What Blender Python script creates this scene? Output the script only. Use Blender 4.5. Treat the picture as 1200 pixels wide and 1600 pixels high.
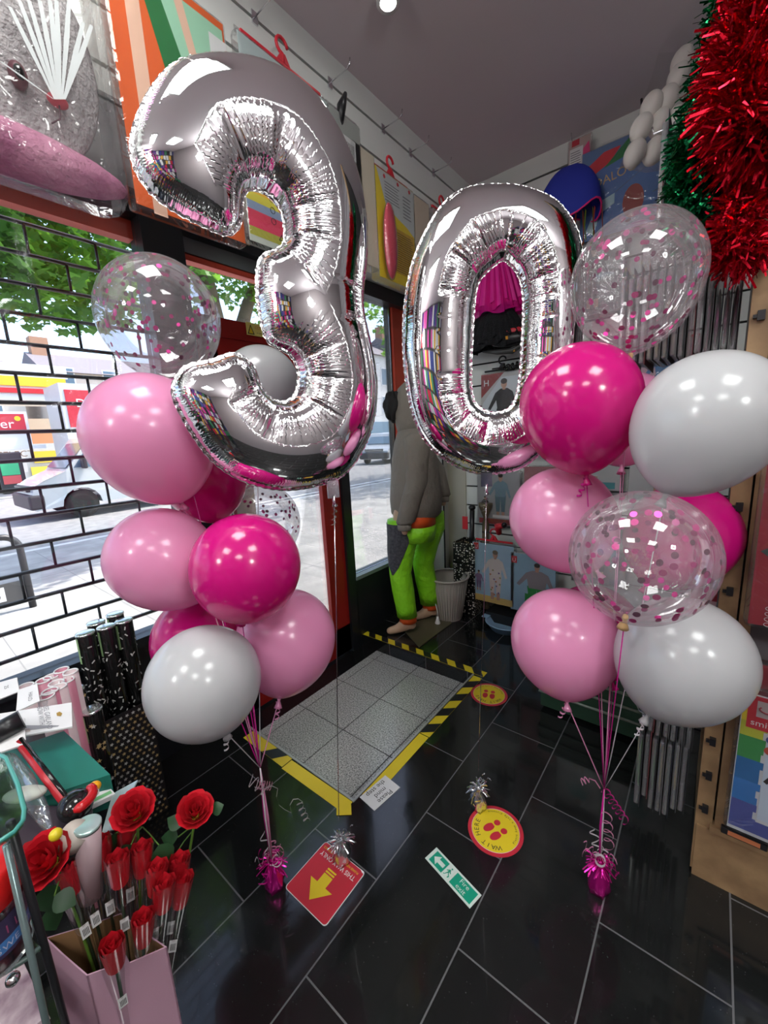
import bpy, bmesh, math, random
import numpy as np
from mathutils import Vector, Matrix, noise, geometry
random.seed(7)
for o in list(bpy.data.objects): bpy.data.objects.remove(o)
SC = bpy.context.scene
COL = SC.collection
PI = math.pi

# ------------------------------------------------------------------ camera
FPX, CAMH = 632.0, 1.4
XA = Vector((0.77956054, 0.07704334, -0.62157034))      # world axes seen in the lens (right, down, forward)
YA = Vector((0.62416149, -0.17801199, 0.7607458))
ZA = Vector((-0.05203657, -0.98100767, -0.1868586))
cd = bpy.data.cameras.new('camera'); cam = bpy.data.objects.new('camera', cd); COL.objects.link(cam)
cd.sensor_fit = 'VERTICAL'; cd.sensor_height = 36.0; cd.lens = FPX/1600*36
cd.clip_start = 0.02; cd.clip_end = 400
def w_of(c): return Vector((XA.dot(c), YA.dot(c), ZA.dot(c)))
rt, up, bk = w_of(Vector((1,0,0))), w_of(Vector((0,-1,0))), w_of(Vector((0,0,-1)))
cam.matrix_world = Matrix(((rt.x,up.x,bk.x,0),(rt.y,up.y,bk.y,0),(rt.z,up.z,bk.z,CAMH),(0,0,0,1)))
SC.camera = cam
def ray(px, py): return w_of(Vector((px-600, py-800, FPX)))/FPX
EYE = Vector((0,0,CAMH))
def at(px, py, t): return EYE + ray(px,py)*t
def atx(px, py, x): d = ray(px,py); return EYE + d*(x/d.x)
def aty(px, py, y): d = ray(px,py); return EYE + d*(y/d.y)
def atz(px, py, z): d = ray(px,py); return EYE + d*((z-CAMH)/d.z)

# ------------------------------------------------------------------ light and exposure
SC.view_settings.view_transform = 'Standard'; SC.view_settings.look = 'None'
SC.view_settings.gamma = 1.0; SC.view_settings.use_curve_mapping = False
SC.view_settings.exposure = 0.12
wd = bpy.data.worlds.new('sky'); SC.world = wd; wd.use_nodes = True
nt = wd.node_tree; nt.nodes.clear()
sk = nt.nodes.new('ShaderNodeTexSky'); sk.sky_type = 'NISHITA'; sk.sun_disc = False
sk.sun_elevation = math.radians(58); sk.sun_rotation = math.radians(20); sk.air_density = 1.0; sk.dust_density = 2.5
bg = nt.nodes.new('ShaderNodeBackground'); bg.inputs[1].default_value = 0.62
ow = nt.nodes.new('ShaderNodeOutputWorld')
nt.links.new(sk.outputs[0], bg.inputs[0]); nt.links.new(bg.outputs[0], ow.inputs[0])
sd = bpy.data.lights.new('sun', 'SUN'); sd.energy = 6.5; sd.angle = 0.01; sd.color = (1,.96,.88)
so = bpy.data.objects.new('sun', sd); COL.objects.link(so)
so.rotation_euler = Vector((0.12, 0.5, 0.86)).to_track_quat('Z', 'Y').to_euler()
def area(name, loc, sx, sy, power, col=(1,1,1), rot=(0,0,0)):
    l = bpy.data.lights.new(name, 'AREA'); l.shape = 'RECTANGLE'; l.size = sx; l.size_y = sy; l.energy = power; l.color = col
    o = bpy.data.objects.new(name, l); COL.objects.link(o); o.location = loc; o.rotation_euler = rot; return o
CEIL = 3.04
PANELS = [(-0.85,0.25),(0.75,0.3),(-0.6,-1.3),(0.9,-1.3)]
for i,(x,y) in enumerate(PANELS):
    area('ceiling_panel_light', (x,y,CEIL-0.035), .56, .56, 10.5, (.95,1,.97))

FILL_LAMPS = [(1.75,-.35,2.35),(-.9,-2.1,2.35)]  # unseen fill lamps added behind the camera to brighten ceiling and back wall
for p in FILL_LAMPS:
    l = bpy.data.lights.new('pendant_light','POINT'); l.energy = 84; l.shadow_soft_size = .14; l.color = (.95,1,.97)
    o = bpy.data.objects.new('pendant_light', l); COL.objects.link(o); o.location = p

# ------------------------------------------------------------------ materials
MATS = {}
def mat(name, col=(.8,.8,.8), rough=.5, metal=0, **k):
    if name in MATS: return MATS[name]
    m = bpy.data.materials.new(name); m.use_nodes = True
    b = m.node_tree.nodes['Principled BSDF']
    b.inputs['Base Color'].default_value = (*col,1); b.inputs['Roughness'].default_value = rough; b.inputs['Metallic'].default_value = metal
    for kk,v in k.items():
        b.inputs[{'coat':'Coat Weight','spec':'Specular IOR Level','em':'Emission Strength','sheen':'Sheen Weight','aniso':'Anisotropic'}[kk]].default_value = v
        if kk=='em': b.inputs['Emission Color'].default_value = (*col,1)
    MATS[name] = m; return m
def srgb(r,g,b):
    f = lambda c: (c/255/12.92) if c/255<=.04045 else ((c/255+.055)/1.055)**2.4
    return (f(r),f(g),f(b))
def nodes(m): return m.node_tree.nodes, m.node_tree.links, m.node_tree.nodes['Principled BSDF']
def bump(m, scale=80, strength=.3, dist=.002, detail=3, kind='noise'):
    N,L,b = nodes(m)
    tc = N.new('ShaderNodeTexCoord'); n = N.new('ShaderNodeTexNoise'); n.inputs['Scale'].default_value = scale; n.inputs['Detail'].default_value = detail
    bp = N.new('ShaderNodeBump'); bp.inputs['Strength'].default_value = strength; bp.inputs['Distance'].default_value = dist
    L.new(tc.outputs['Object'], n.inputs['Vector']); L.new(n.outputs['Fac'], bp.inputs['Height']); L.new(bp.outputs[0], b.inputs['Normal']); return m
def mottle(m, c1, c2, scale=20, detail=4, lo=.35, hi=.65):
    N,L,b = nodes(m)
    tc = N.new('ShaderNodeTexCoord'); n = N.new('ShaderNodeTexNoise'); n.inputs['Scale'].default_value = scale; n.inputs['Detail'].default_value = detail
    r = N.new('ShaderNodeValToRGB'); r.color_ramp.elements[0].position = lo; r.color_ramp.elements[1].position = hi
    r.color_ramp.elements[0].color = (*c1,1); r.color_ramp.elements[1].color = (*c2,1)
    L.new(tc.outputs['Object'], n.inputs['Vector']); L.new(n.outputs['Fac'], r.inputs[0]); L.new(r.outputs[0], b.inputs['Base Color']); return m
def clear(name, tint=(1,1,1), gloss=.5, rough=.03, base=.06, haze=0.0, hazecol=(.8,.8,.8), bumpk=0):
    """thin clear film: see-through with a fresnel gloss"""
    if name in MATS: return MATS[name]
    m = bpy.data.materials.new(name); m.use_nodes = True; N = m.node_tree.nodes; L = m.node_tree.links; N.clear()
    o = N.new('ShaderNodeOutputMaterial'); t = N.new('ShaderNodeBsdfTransparent'); t.inputs[0].default_value = (*tint,1)
    g = N.new('ShaderNodeBsdfGlossy'); g.inputs['Roughness'].default_value = rough
    lw = N.new('ShaderNodeLayerWeight'); lw.inputs['Blend'].default_value = .35
    mr = N.new('ShaderNodeMapRange'); mr.inputs['To Min'].default_value = base; mr.inputs['To Max'].default_value = gloss
    mx = N.new('ShaderNodeMixShader'); L.new(lw.outputs['Fresnel'], mr.inputs[0]); L.new(mr.outputs[0], mx.inputs[0])
    L.new(t.outputs[0], mx.inputs[1]); L.new(g.outputs[0], mx.inputs[2])
    out = mx
    if haze > 0:
        d = N.new('ShaderNodeBsdfDiffuse'); d.inputs[0].default_value = (*hazecol,1); m2 = N.new('ShaderNodeMixShader'); m2.inputs[0].default_value = haze
        L.new(mx.outputs[0], m2.inputs[1]); L.new(d.outputs[0], m2.inputs[2]); out = m2
    if bumpk:
        tc = N.new('ShaderNodeTexCoord'); n = N.new('ShaderNodeTexNoise'); n.inputs['Scale'].default_value = 14; n.inputs['Detail'].default_value = 2; n.inputs['Distortion'].default_value = 1.5
        bp = N.new('ShaderNodeBump'); bp.inputs['Strength'].default_value = bumpk; bp.inputs['Distance'].default_value = .02
        L.new(tc.outputs['Object'], n.inputs['Vector']); L.new(n.outputs['Fac'], bp.inputs['Height']); L.new(bp.outputs[0], g.inputs['Normal']); L.new(bp.outputs[0], lw.inputs['Normal'])
    L.new(out.outputs[0], o.inputs[0]); MATS[name] = m; return m
def latex(name, col, rough=.22, trans=.25):
    m = mat(name, col, rough, coat=.25); N,L,b = nodes(m); b.inputs['Coat Roughness'].default_value = .12
    o = N['Material Output']; t = N.new('ShaderNodeBsdfTranslucent'); t.inputs[0].default_value = (*col,1)
    mx = N.new('ShaderNodeMixShader'); mx.inputs[0].default_value = trans
    L.new(b.outputs[0], mx.inputs[1]); L.new(t.outputs[0], mx.inputs[2]); L.new(mx.outputs[0], o.inputs[0]); return m
white = mat('white_plastic', (.8,.8,.8), .4); black = mat('black_plastic', (.012,.012,.014), .35)
blackgloss = mat('black_gloss', (.01,.01,.01), .08); paper = mat('paper', (.78,.78,.78), .6)
chrome = mat('chrome', (.75,.76,.78), .18, 1); redp = mat('red_plastic', srgb(205,40,55), .35)
wood = mottle(mat('pale_wood', (.5,.35,.2), .55), srgb(165,125,82), srgb(190,150,105), 12)
ink = mat('ink', (.02,.02,.02), .6); inkgrey = mat('ink_grey', (.2,.2,.22), .6)
yellow = mat('yellow', srgb(232,206,40), .45); redprint = mat('red_print', srgb(200,45,62), .4)
film = clear('clear_film', gloss=.5, base=.035, rough=.07, bumpk=.35, haze=.02)
skin = mat('mannequin_skin', srgb(205,170,140), .5)
def C(name, r,g,b, rough=.5, **k): return mat(name, srgb(r,g,b), rough, **k)

# ------------------------------------------------------------------ mesh builder
def wloc(o):
    v = Vector((0,0,0))
    while o is not None: v += o.location; o = o.parent
    return v
def tag(o, label=None, cat=None, group=None, kind=None):
    if label: o['label'] = label
    if cat: o['category'] = cat
    if group: o['group'] = group
    if kind: o['kind'] = kind
    return o
def thing(name, loc, label, cat, group=None):
    o = bpy.data.objects.new(name, None); COL.objects.link(o); o.location = loc; o.empty_display_size = .05
    return tag(o, label, cat, group)
TXT = {}
def text_geo(body):
    if body in TXT: return TXT[body]
    cu = bpy.data.curves.new('t', 'FONT'); cu.body = body; cu.size = 1; cu.align_x = 'CENTER'; cu.resolution_u = 3
    o = bpy.data.objects.new('t', cu); COL.objects.link(o)
    dg = bpy.context.evaluated_depsgraph_get(); me = bpy.data.meshes.new_from_object(o.evaluated_get(dg))
    vs = [v.co.copy() for v in me.vertices]; fs = [tuple(p.vertices) for p in me.polygons]
    bpy.data.objects.remove(o); bpy.data.meshes.remove(me); bpy.data.curves.remove(cu)
    TXT[body] = (vs, fs); return TXT[body]
class M:
    def __init__(s): s.bm = bmesh.new(); s.mats = []; s.X = Matrix()
    def mi(s, m):
        if m not in s.mats: s.mats.append(m)
        return s.mats.index(m)
    def v(s, p): return s.bm.verts.new(s.X @ Vector(p))
    def face(s, vs, m, sm=False):
        try: f = s.bm.faces.new(vs)
        except ValueError: return None
        f.material_index = s.mi(m); f.smooth = sm; return f
    def poly(s, pts, m, sm=False): return s.face([s.v(p) for p in pts], m, sm)
    def box(s, c, size, m, rz=0, bev=0, rot=None):
        c = Vector(c); hx,hy,hz = [a/2 for a in size]
        R_ = rot if rot is not None else Matrix.Rotation(rz,3,'Z')
        if bev:
            t = bmesh.new(); bmesh.ops.create_cube(t, size=1)
            for v in t.verts: v.co = Vector((v.co.x*size[0], v.co.y*size[1], v.co.z*size[2]))
            bmesh.ops.bevel(t, geom=t.edges[:], offset=min(bev, min(size)*.45), segments=2, affect='EDGES', profile=.5)
            mp = {v: s.v(c + R_ @ v.co) for v in t.verts}
            for f in t.faces: s.face([mp[v] for v in f.verts], m, False)
            t.free(); return s
        P = [s.v(c + R_ @ Vector((sx*hx, sy*hy, sz*hz))) for sx in (-1,1) for sy in (-1,1) for sz in (-1,1)]
        for q in ((0,1,3,2),(4,6,7,5),(0,4,5,1),(2,3,7,6),(0,2,6,4),(1,5,7,3)): s.face([P[i] for i in q], m)
        return s
    def bx(s, x0,x1,y0,y1,z0,z1, m, bev=0): return s.box(((x0+x1)/2,(y0+y1)/2,(z0+z1)/2),(abs(x1-x0),abs(y1-y0),abs(z1-z0)),m,bev=bev)
    def prism(s, pts, vec, m, m2=None, sm=False):
        vec = Vector(vec); a = [s.v(p) for p in pts]; b = [s.v(Vector(p)+vec) for p in pts]; n = len(pts)
        s.face(a, m); s.face(b[::-1], m2 or m)
        for i in range(n): s.face([a[i],a[(i+1)%n],b[(i+1)%n],b[i]], m, sm)
        return s
    def rings(s, rs, m, cap=True, close=False, sm=True, wrap=True):
        """rs: list of rings (lists of points)"""
        R_ = [[s.v(p) for p in r] for r in rs]; n = len(R_[0])
        for i in range(len(R_)-(0 if close else 1)):
            a, b = R_[i], R_[(i+1)%len(R_)]
            for j in range(n if wrap else n-1): s.face([a[j],a[(j+1)%n],b[(j+1)%n],b[j]], m, sm)
        if cap and not close:
            s.face(R_[0][::-1], m, sm); s.face(R_[-1], m, sm)
        return s
    def tube(s, pts, r, m, n=8, cap=True, close=False, flat=None):
        pts = [Vector(p) for p in pts]; N_ = len(pts); rs = []; u = None
        for i,p in enumerate(pts):
            if close: d = pts[(i+1)%N_]-pts[i-1]
            else: d = pts[min(i+1,N_-1)]-pts[max(i-1,0)]
            if d.length < 1e-9: d = Vector((0,0,1))
            d.normalize()
            if u is None: u = d.orthogonal().normalized()
            else:
                u = u - d*u.dot(d)
                if u.length < 1e-6: u = d.orthogonal()
                u.normalize()
            w = d.cross(u); rr = r[i] if isinstance(r,(list,tuple)) else r; f = flat or 1
            rs.append([p + u*(rr*math.cos(2*PI*k/n)) + w*(rr*f*math.sin(2*PI*k/n)) for k in range(n)])
        return s.rings(rs, m, cap=cap, close=close)
    def lathe(s, prof, m, org=(0,0,0), ax=(0,0,1), n=24, cap=True, sm=True):
        ax = Vector(ax).normalized(); u = ax.orthogonal().normalized(); w = ax.cross(u); org = Vector(org)
        rs = [[org + ax*z + (u*math.cos(2*PI*k/n)+w*math.sin(2*PI*k/n))*max(r,1e-5) for k in range(n)] for r,z in prof]
        return s.rings(rs, m, cap=cap, sm=sm)
    def ell(s, c, r, m, n=16, rot=None, k=10):
        c = Vector(c); rs = []
        for i in range(k+1):
            a = -PI/2 + PI*i/k; ca, sa = max(math.cos(a),.001), math.sin(a); row = []
            for j in range(n):
                p = Vector((r[0]*ca*math.cos(2*PI*j/n), r[1]*ca*math.sin(2*PI*j/n), r[2]*sa))
                row.append(c + (rot @ p if rot else p))
            rs.append(row)
        return s.rings(rs, m)
    def loft(s, rs, m, n=20, cap=True):
        """rs: (centre, a-vector, b-vector)"""
        return s.rings([[Vector(c)+Vector(a)*math.cos(2*PI*k/n)+Vector(b)*math.sin(2*PI*k/n) for k in range(n)] for c,a,b in rs], m, cap=cap)
    def disc(s, c, a, b, m, n=24, a0=0, a1=2*PI):
        c,a,b = Vector(c),Vector(a),Vector(b); full = abs(a1-a0-2*PI)<1e-6
        pts = [c+a*math.cos(a0+(a1-a0)*k/n)+b*math.sin(a0+(a1-a0)*k/n) for k in range(n if full else n+1)]
        return s.poly(pts, m)
    def text(s, body, org, u, v, size, m, sx=1.0):
        vs, fs = text_geo(body); org,u,v = Vector(org),Vector(u).normalized(),Vector(v).normalized()
        V_ = [s.v(org + u*(p.x*size*sx) + v*(p.y*size)) for p in vs]
        for f in fs: s.face([V_[i] for i in f], m)
        return s
    def ribbon(s, pts, w, m, side=None):
        pts = [Vector(p) for p in pts]; L_ = []
        for i,p in enumerate(pts):
            d = (pts[min(i+1,len(pts)-1)]-pts[max(i-1,0)])
            sd_ = Vector(side) if side is not None else d.cross(Vector((0,0,1)))
            if callable(side): sd_ = side(i)
            if sd_.length < 1e-7: sd_ = Vector((1,0,0))
            sd_.normalize(); L_.append((s.v(p-sd_*w/2), s.v(p+sd_*w/2)))
        for a,b in zip(L_,L_[1:]): s.face([a[0],a[1],b[1],b[0]], m, True)
        return s
    def build(s, name, parent=None, **k):
        if s.X == Matrix() and parent is not None and not k.pop('local', False):
            off = wloc(parent)
            for v in s.bm.verts: v.co -= off
        k.pop('local', None)
        if not k.pop('keep', False): bmesh.ops.recalc_face_normals(s.bm, faces=s.bm.faces[:])
        me = bpy.data.meshes.new(name); s.bm.to_mesh(me); s.bm.free()
        for m in s.mats: me.materials.append(m)
        o = bpy.data.objects.new(name, me); COL.objects.link(o); o.parent = parent
        return tag(o, **k)
def based(m, name, base, **k):
    """a one-mesh thing whose origin sits at its base"""
    base = Vector(base)
    for v in m.bm.verts: v.co -= base
    o = m.build(name, **k); o.location = base; return o
def struct(m, name): return m.build(name, kind='structure')
def helix(p0, p1, r, turns, n=60, taper=.3):
    p0,p1 = Vector(p0),Vector(p1); d = (p1-p0).normalized(); u = d.orthogonal().normalized(); w = d.cross(u)
    return [p0.lerp(p1,i/n) + (u*math.cos(2*PI*turns*i/n)+w*math.sin(2*PI*turns*i/n))*r*(1-taper*i/n) for i in range(n+1)]
# ================================================================== THE SHOP
XW, YB, XF, ZF = -1.90, 2.90, -1.43, 2.40      # glass line, back wall, upper slatwall face, its underside
# floor: black tiles with thin grout, a recess at the door
fm = mat('black_tile', (.008,.009,.009), .09, coat=.2); N,L,b = nodes(fm)
tc = N.new('ShaderNodeTexCoord'); sp = N.new('ShaderNodeSeparateXYZ'); cb = N.new('ShaderNodeCombineXYZ')
ax_ = N.new('ShaderNodeMath'); ax_.operation='ADD'; ax_.inputs[1].default_value = -1.056+.2935+.587*20
ay_ = N.new('ShaderNodeMath'); ay_.operation='ADD'; ay_.inputs[1].default_value = .735+.2925*40
L.new(tc.outputs['Object'], sp.inputs[0]); L.new(sp.outputs['Y'], ax_.inputs[0]); L.new(sp.outputs['X'], ay_.inputs[0])
L.new(ax_.outputs[0], cb.inputs[0]); L.new(ay_.outputs[0], cb.inputs[1])
br = N.new('ShaderNodeTexBrick'); br.inputs['Scale'].default_value = 1; br.inputs['Brick Width'].default_value = .587; br.inputs['Row Height'].default_value = .2925
br.inputs['Mortar Size'].default_value = .0022; br.inputs['Mortar Smooth'].default_value = 0; br.inputs['Color1'].default_value = (.009,.010,.010,1); br.inputs['Color2'].default_value = (.012,.013,.013,1)
br.inputs['Mortar'].default_value = (.13,.13,.135,1); L.new(cb.outputs[0], br.inputs['Vector'])
vo = N.new('ShaderNodeTexVoronoi'); vo.inputs['Scale'].default_value = 120; L.new(tc.outputs['Object'], vo.inputs['Vector'])
lt = N.new('ShaderNodeMath'); lt.operation='LESS_THAN'; lt.inputs[1].default_value = .1; L.new(vo.outputs['Distance'], lt.inputs[0])
wn = N.new('ShaderNodeTexNoise'); wn.inputs['Scale'].default_value = 40; L.new(tc.outputs['Object'], wn.inputs['Vector'])
g2 = N.new('ShaderNodeMath'); g2.operation='GREATER_THAN'; g2.inputs[1].default_value=.56; L.new(wn.outputs['Fac'], g2.inputs[0])
mu = N.new('ShaderNodeMath'); mu.operation='MULTIPLY'; L.new(lt.outputs[0], mu.inputs[0]); L.new(g2.outputs[0], mu.inputs[1])
mc = N.new('ShaderNodeMixRGB'); mc.inputs['Color2'].default_value = (.12,.12,.12,1); L.new(mu.outputs[0], mc.inputs[0]); L.new(br.outputs['Color'], mc.inputs['Color1'])
L.new(mc.outputs[0], b.inputs['Base Color'])
n2 = N.new('ShaderNodeTexNoise'); n2.inputs['Scale'].default_value = 9; n2.inputs['Detail'].default_value = 5; L.new(tc.outputs['Object'], n2.inputs['Vector'])
mr = N.new('ShaderNodeMapRange'); mr.inputs['From Min'].default_value=.3; mr.inputs['From Max'].default_value=.7; mr.inputs['To Min'].default_value = .05; mr.inputs['To Max'].default_value = .17
L.new(n2.outputs['Fac'], mr.inputs[0]); L.new(mr.outputs[0], b.inputs['Roughness'])
RX0, RX1, RY0, RY1, RZ = -1.96, -.99, .93, 1.955, -.08
m = M()
for x0,x1,y0,y1 in ((RX1,2.4,-2.8,YB+.1),(-2.0,RX1,-2.8,RY0),(-2.0,RX1,RY1,YB+.1)): m.bx(x0,x1,y0,y1,-.15,0,fm)
struct(m,'floor')
gm = mottle(mat('granite', (.4,.4,.4), .16), srgb(118,118,115), srgb(205,204,198), 150, 6, .36, .62)
m = M(); m.bx(RX0-.1,RX1+.01,RY0-.01,RY1+.01,-.16,RZ-.004,mat('dark_step',(.01,.01,.011),.15))
seam = mat('seam',(.035,.035,.035),.6); m.bx(-1.73,RX1,RY0,RY1,RZ-.004,RZ-.0028,seam)
xs = [-1.73,-1.667,-1.375,-1.07,RX1]; ys = [RY0,1.255,1.556,1.857,RY1]
for i in range(4):
    for j in range(4): m.bx(xs[i]+.0028,xs[i+1]-.0028,ys[j]+.0028,ys[j+1]-.0028,RZ-.003,RZ,gm)
struct(m,'floor_recess')
m = M(); edge = mat('edge_metal',(.55,.54,.5),.35,.6)
m.bx(-1.70,RX1+.004,RY0-.006,RY0+.003,-.02,.004,edge); m.bx(RX1-.004,RX1+.005,RY0,RY1,-.02,.004,edge); struct(m,'trim_1')
# ceiling
cm = bump(mat('ceiling_paint', srgb(214,203,208), .8),60,.1,.001)
m = M(); m.bx(-2.0,2.4,-2.8,YB+.1,CEIL,CEIL+.1,cm); struct(m,'ceiling')
led = mat('led_panel',(1,.98,.96),.5,em=7.0)
for i,(x,y) in enumerate(PANELS):
    t = thing('ceiling_light',(x,y,CEIL-.03),['square white ceiling light panel above the numeral balloons','square white ceiling light panel above the right shelving','square white ceiling light panel behind the camera by the window','square white ceiling light panel behind the camera to the right'][i],'ceiling light')
    m = M(); m.bx(x-.3,x+.3,y-.3,y+.3,CEIL-.03,CEIL-.001,white); m.build('frame',t)
    m = M(); m.bx(x-.28,x+.28,y-.28,y+.28,CEIL-.034,CEIL-.030,led); m.build('diffuser',t)
sx,sy = -1.09,1.52
t = thing('spotlight',(sx,sy,CEIL-.04),'small white ceiling spotlight at the top edge of the photo','spotlight')
m = M(); m.lathe([(.045,0),(.045,-.035),(.03,-.035)],white,(sx,sy,CEIL)); m.build('housing',t)
m = M(); m.lathe([(.03,-.036),(.001,-.037)],mat('spot_glow',(1,.98,.95),.5,em=25),(sx,sy,CEIL)); m.build('bulb',t)
for i,(x,y,z) in enumerate(FILL_LAMPS):  # globe and cord bodies for the added fill lamps
    t = thing('pendant_lamp',(x,y,z-.1),['white globe pendant lamp on the right side of the shop behind the camera','white globe pendant lamp at the rear of the shop by the window'][i],'lamp')
    m = M(); m.ell((x,y,z),(.10,.10,.10),mat('globe_glow',(1,.97,.95),.5,em=6)); m.build('globe',t)
    m = M(); m.tube([(x,y,z+.1),(x,y,CEIL)],.004,white); m.lathe([(.05,CEIL-.02),(.05,CEIL)],white,(x,y,0)); m.build('cord',t)
# slatwall panels: horizontal planks with dark grooves
slat = mat('slatwall_white', srgb(222,226,222), .45); groove = mat('groove',(.015,.015,.015),.7)
def slats(m, ax, pos, a0, a1, z0, z1, step, first, face, sm=slat, th=.018, gr=.012):
    """vertical slatted panel. ax 'x': plane x=pos (a along y), 'y': plane y=pos"""
    zs = []; z = first
    while z > z0: zs.append(z); z -= step
    top = z1
    def b(lo,hi,t0,t1,mm):
        p0,p1 = sorted((pos+face*t0,pos+face*t1))
        if ax=='x': m.bx(p0,p1,a0,a1,lo,hi,mm)
        else: m.bx(a0,a1,p0,p1,lo,hi,mm)
    for z in zs: b(z+gr/2, top, 0, th, sm); top = z-gr/2
    b(z0, top, 0, th, sm); b(z0, z1, -.01, .003, groove)
m = M(); m.bx(-2.0,XF-.018,-2.8,YB,ZF,CEIL,slat); slats(m,'x',XF-.018,-2.8,YB,ZF,CEIL,.15,2.92,1); struct(m,'wall_left')
m = M(); m.bx(-2.0,2.4,YB+.01,YB+.12,-.1,CEIL,slat); slats(m,'y',YB,-1.65,2.3,.0,CEIL,.15,2.92,-1); struct(m,'wall_back')
cream = mat('cream_paint', srgb(205,205,196), .6)
m = M(); m.bx(-2.0,-1.66,2.80,YB,-.01,ZF,cream); m.bx(-1.66,-1.50,2.87,YB-.0005,-.01,ZF,mat('cream_board',srgb(190,186,170),.6)); struct(m,'wall_corner_boxing')
# walls behind the camera
rm = mat('rear_goods', (.5,.5,.5), .5); N,L,b = nodes(rm)
tc = N.new('ShaderNodeTexCoord'); mp = N.new('ShaderNodeMapping'); mp.inputs['Rotation'].default_value=(PI/2,0,0); mp.inputs['Scale'].default_value=(1,1,1)
br = N.new('ShaderNodeTexBrick'); br.inputs['Scale'].default_value = 1; br.inputs['Brick Width'].default_value=.3; br.inputs['Row Height'].default_value=.38; br.inputs['Mortar Size'].default_value=.03; br.inputs['Color1'].default_value=(0,0,0,1); br.inputs['Color2'].default_value=(1,1,1,1); br.inputs['Mortar'].default_value=(0,0,0,1)
L.new(tc.outputs['Object'],mp.inputs[0]); L.new(mp.outputs[0],br.inputs['Vector'])
rp = N.new('ShaderNodeValToRGB'); rp.color_ramp.interpolation='CONSTANT'; cr = rp.color_ramp
pal = [(0,(.012,.012,.014)),(.12,(.55,.02,.05)),(.22,(.7,.7,.7)),(.36,(.02,.04,.25)),(.46,(.6,.05,.3)),(.56,(.03,.03,.03)),(.66,(.75,.42,.05)),(.74,(.6,.6,.62)),(.84,(.12,.03,.25)),(.92,(.05,.25,.12))]
cr.elements[0].color=(*pal[0][1],1); cr.elements[1].position=pal[1][0]; cr.elements[1].color=(*pal[1][1],1)
for p_,c_ in pal[2:]: e_ = cr.elements.new(p_); e_.color=(*c_,1)
L.new(br.outputs['Color'],rp.inputs[0]); L.new(rp.outputs[0],b.inputs['Base Color'])
m = M(); m.bx(-2.0,2.4,-2.9,-2.8,-.1,CEIL,rm); struct(m,'wall_rear')
m = M(); m.bx(2.4,2.5,-2.9,YB+.1,-.1,CEIL,mat('right_wall',srgb(140,130,132),.7)); struct(m,'wall_right')
# ---- street side: black frames, windows and the red door (all on the glass line)
frame = mat('black_frame', (.012,.014,.017), .3); redm = mat('red_door_paint', srgb(150,28,24), .35); orange = mat('orange_frame', srgb(205,75,52), .45)
glass = clear('window_glass', gloss=.6, base=.03, rough=0)
T = .05
m = M()
m.bx(XW-T,XW+T,-2.8,YB-.1,2.31,2.41,frame)                    # head
m.bx(XW-T,XW+.06,-2.8,.84,0,.60,frame)                         # panel under the near window
m.bx(XW-T,XW+.06,.82,.99,-.1,2.35,frame)                       # post between window and door
m.bx(XW-T,XW+.04,1.86,1.935,-.1,2.35,frame)                   # post right of the door
m.bx(XW-T,XW+.04,1.93,2.80,-.1,.42,frame)                     # panel under the far window
struct(m,'wall_left_frames')
m = M(); m.bx(XW-.07,XW-.02,-2.8,.82,2.24,2.31,orange); m.bx(XW+.06,XW+.10,-2.8,.84,.58,.62,frame)
m.build('window_frame'); bpy.data.objects['window_frame'].name='window_1'; w1=bpy.data.objects['window_1']; w1['kind']='structure'
m = M(); m.bx(XW-.006,XW,-2.8,.82,.60,2.31,glass); m.build('pane',w1)
m = M(); m.bx(XW-.05,XW-.02,1.935,2.62,.42,.45,frame); m.bx(XW-.05,XW-.02,2.50,2.54,.42,2.31,frame); m.bx(XW-.05,XW+.0,2.54,2.70,.42,2.31,orange); m.bx(XW-.05,XW,2.70,2.81,.42,2.31,frame); m.bx(XW+.0,XW+.05,1.93,2.8,.42,.445,mat('grey_sill',srgb(120,128,130),.3))
w2 = m.build('window_2',kind='structure'); m = M(); m.bx(XW-.006,XW,1.935,2.5,.45,2.31,glass); m.build('pane',w2)
m = M(); m.bx(XW-.04,XW+.0,.99,1.86,2.24,2.31,mat('grey_head',srgb(110,118,120),.3)); m.bx(XW-.05,XW-.0,.99,1.86,2.215,2.245,orange)
w3 = m.build('window_3',kind='structure'); m = M(); m.bx(XW-.006,XW,.99,1.86,1.99,2.22,glass); m.build('pane',w3)
# red door
m = M(); D0,D1 = .99,1.86
m.bx(XW-.02,XW+.02,D0,D1,1.76,1.99,redm); m.bx(XW+.02,XW+.027,D0,D1,1.90,1.905,redm)
m.bx(XW-.02,XW+.02,D0,D0+.12,-.07,1.99,redm); m.bx(XW-.02,XW+.02,1.715,D1,-.07,1.99,redm); m.bx(XW-.02,XW+.02,D0,D1,-.07,.125,redm)
m.bx(XW+.0,XW+.03,1.695,1.715,.12,1.76,redm)
door = m.build('door_1',kind='structure'); m = M(); m.bx(XW-.006,XW,D0+.1,1.72,.12,1.76,glass); m.build('pane',door)
m = M(); m.tube([(XW+.02,D0+.06,.95),(XW+.07,D0+.06,.95),(XW+.07,D0+.06,1.15),(XW+.02,D0+.06,1.15)],.01,chrome); m.build('door_handle',door)
a = atx(397,515,XW+.0285); yl = a.y-.035
m = M(); m.bx(XW+.027,XW+.029,a.y-.045,a.y+.055,a.z-.03,a.z+.03,C('sticker_yellow',225,215,120))
px_=XW+.0295; m.poly([(px_,a.y-.04,a.z-.025),(px_,a.y+.0,a.z-.025),(px_,a.y-.02,a.z+.022)],ink); m.poly([(px_+.0004,a.y-.033,a.z-.021),(px_+.0004,a.y-.007,a.z-.021),(px_+.0004,a.y-.02,a.z+.013)],yellow)
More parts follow.
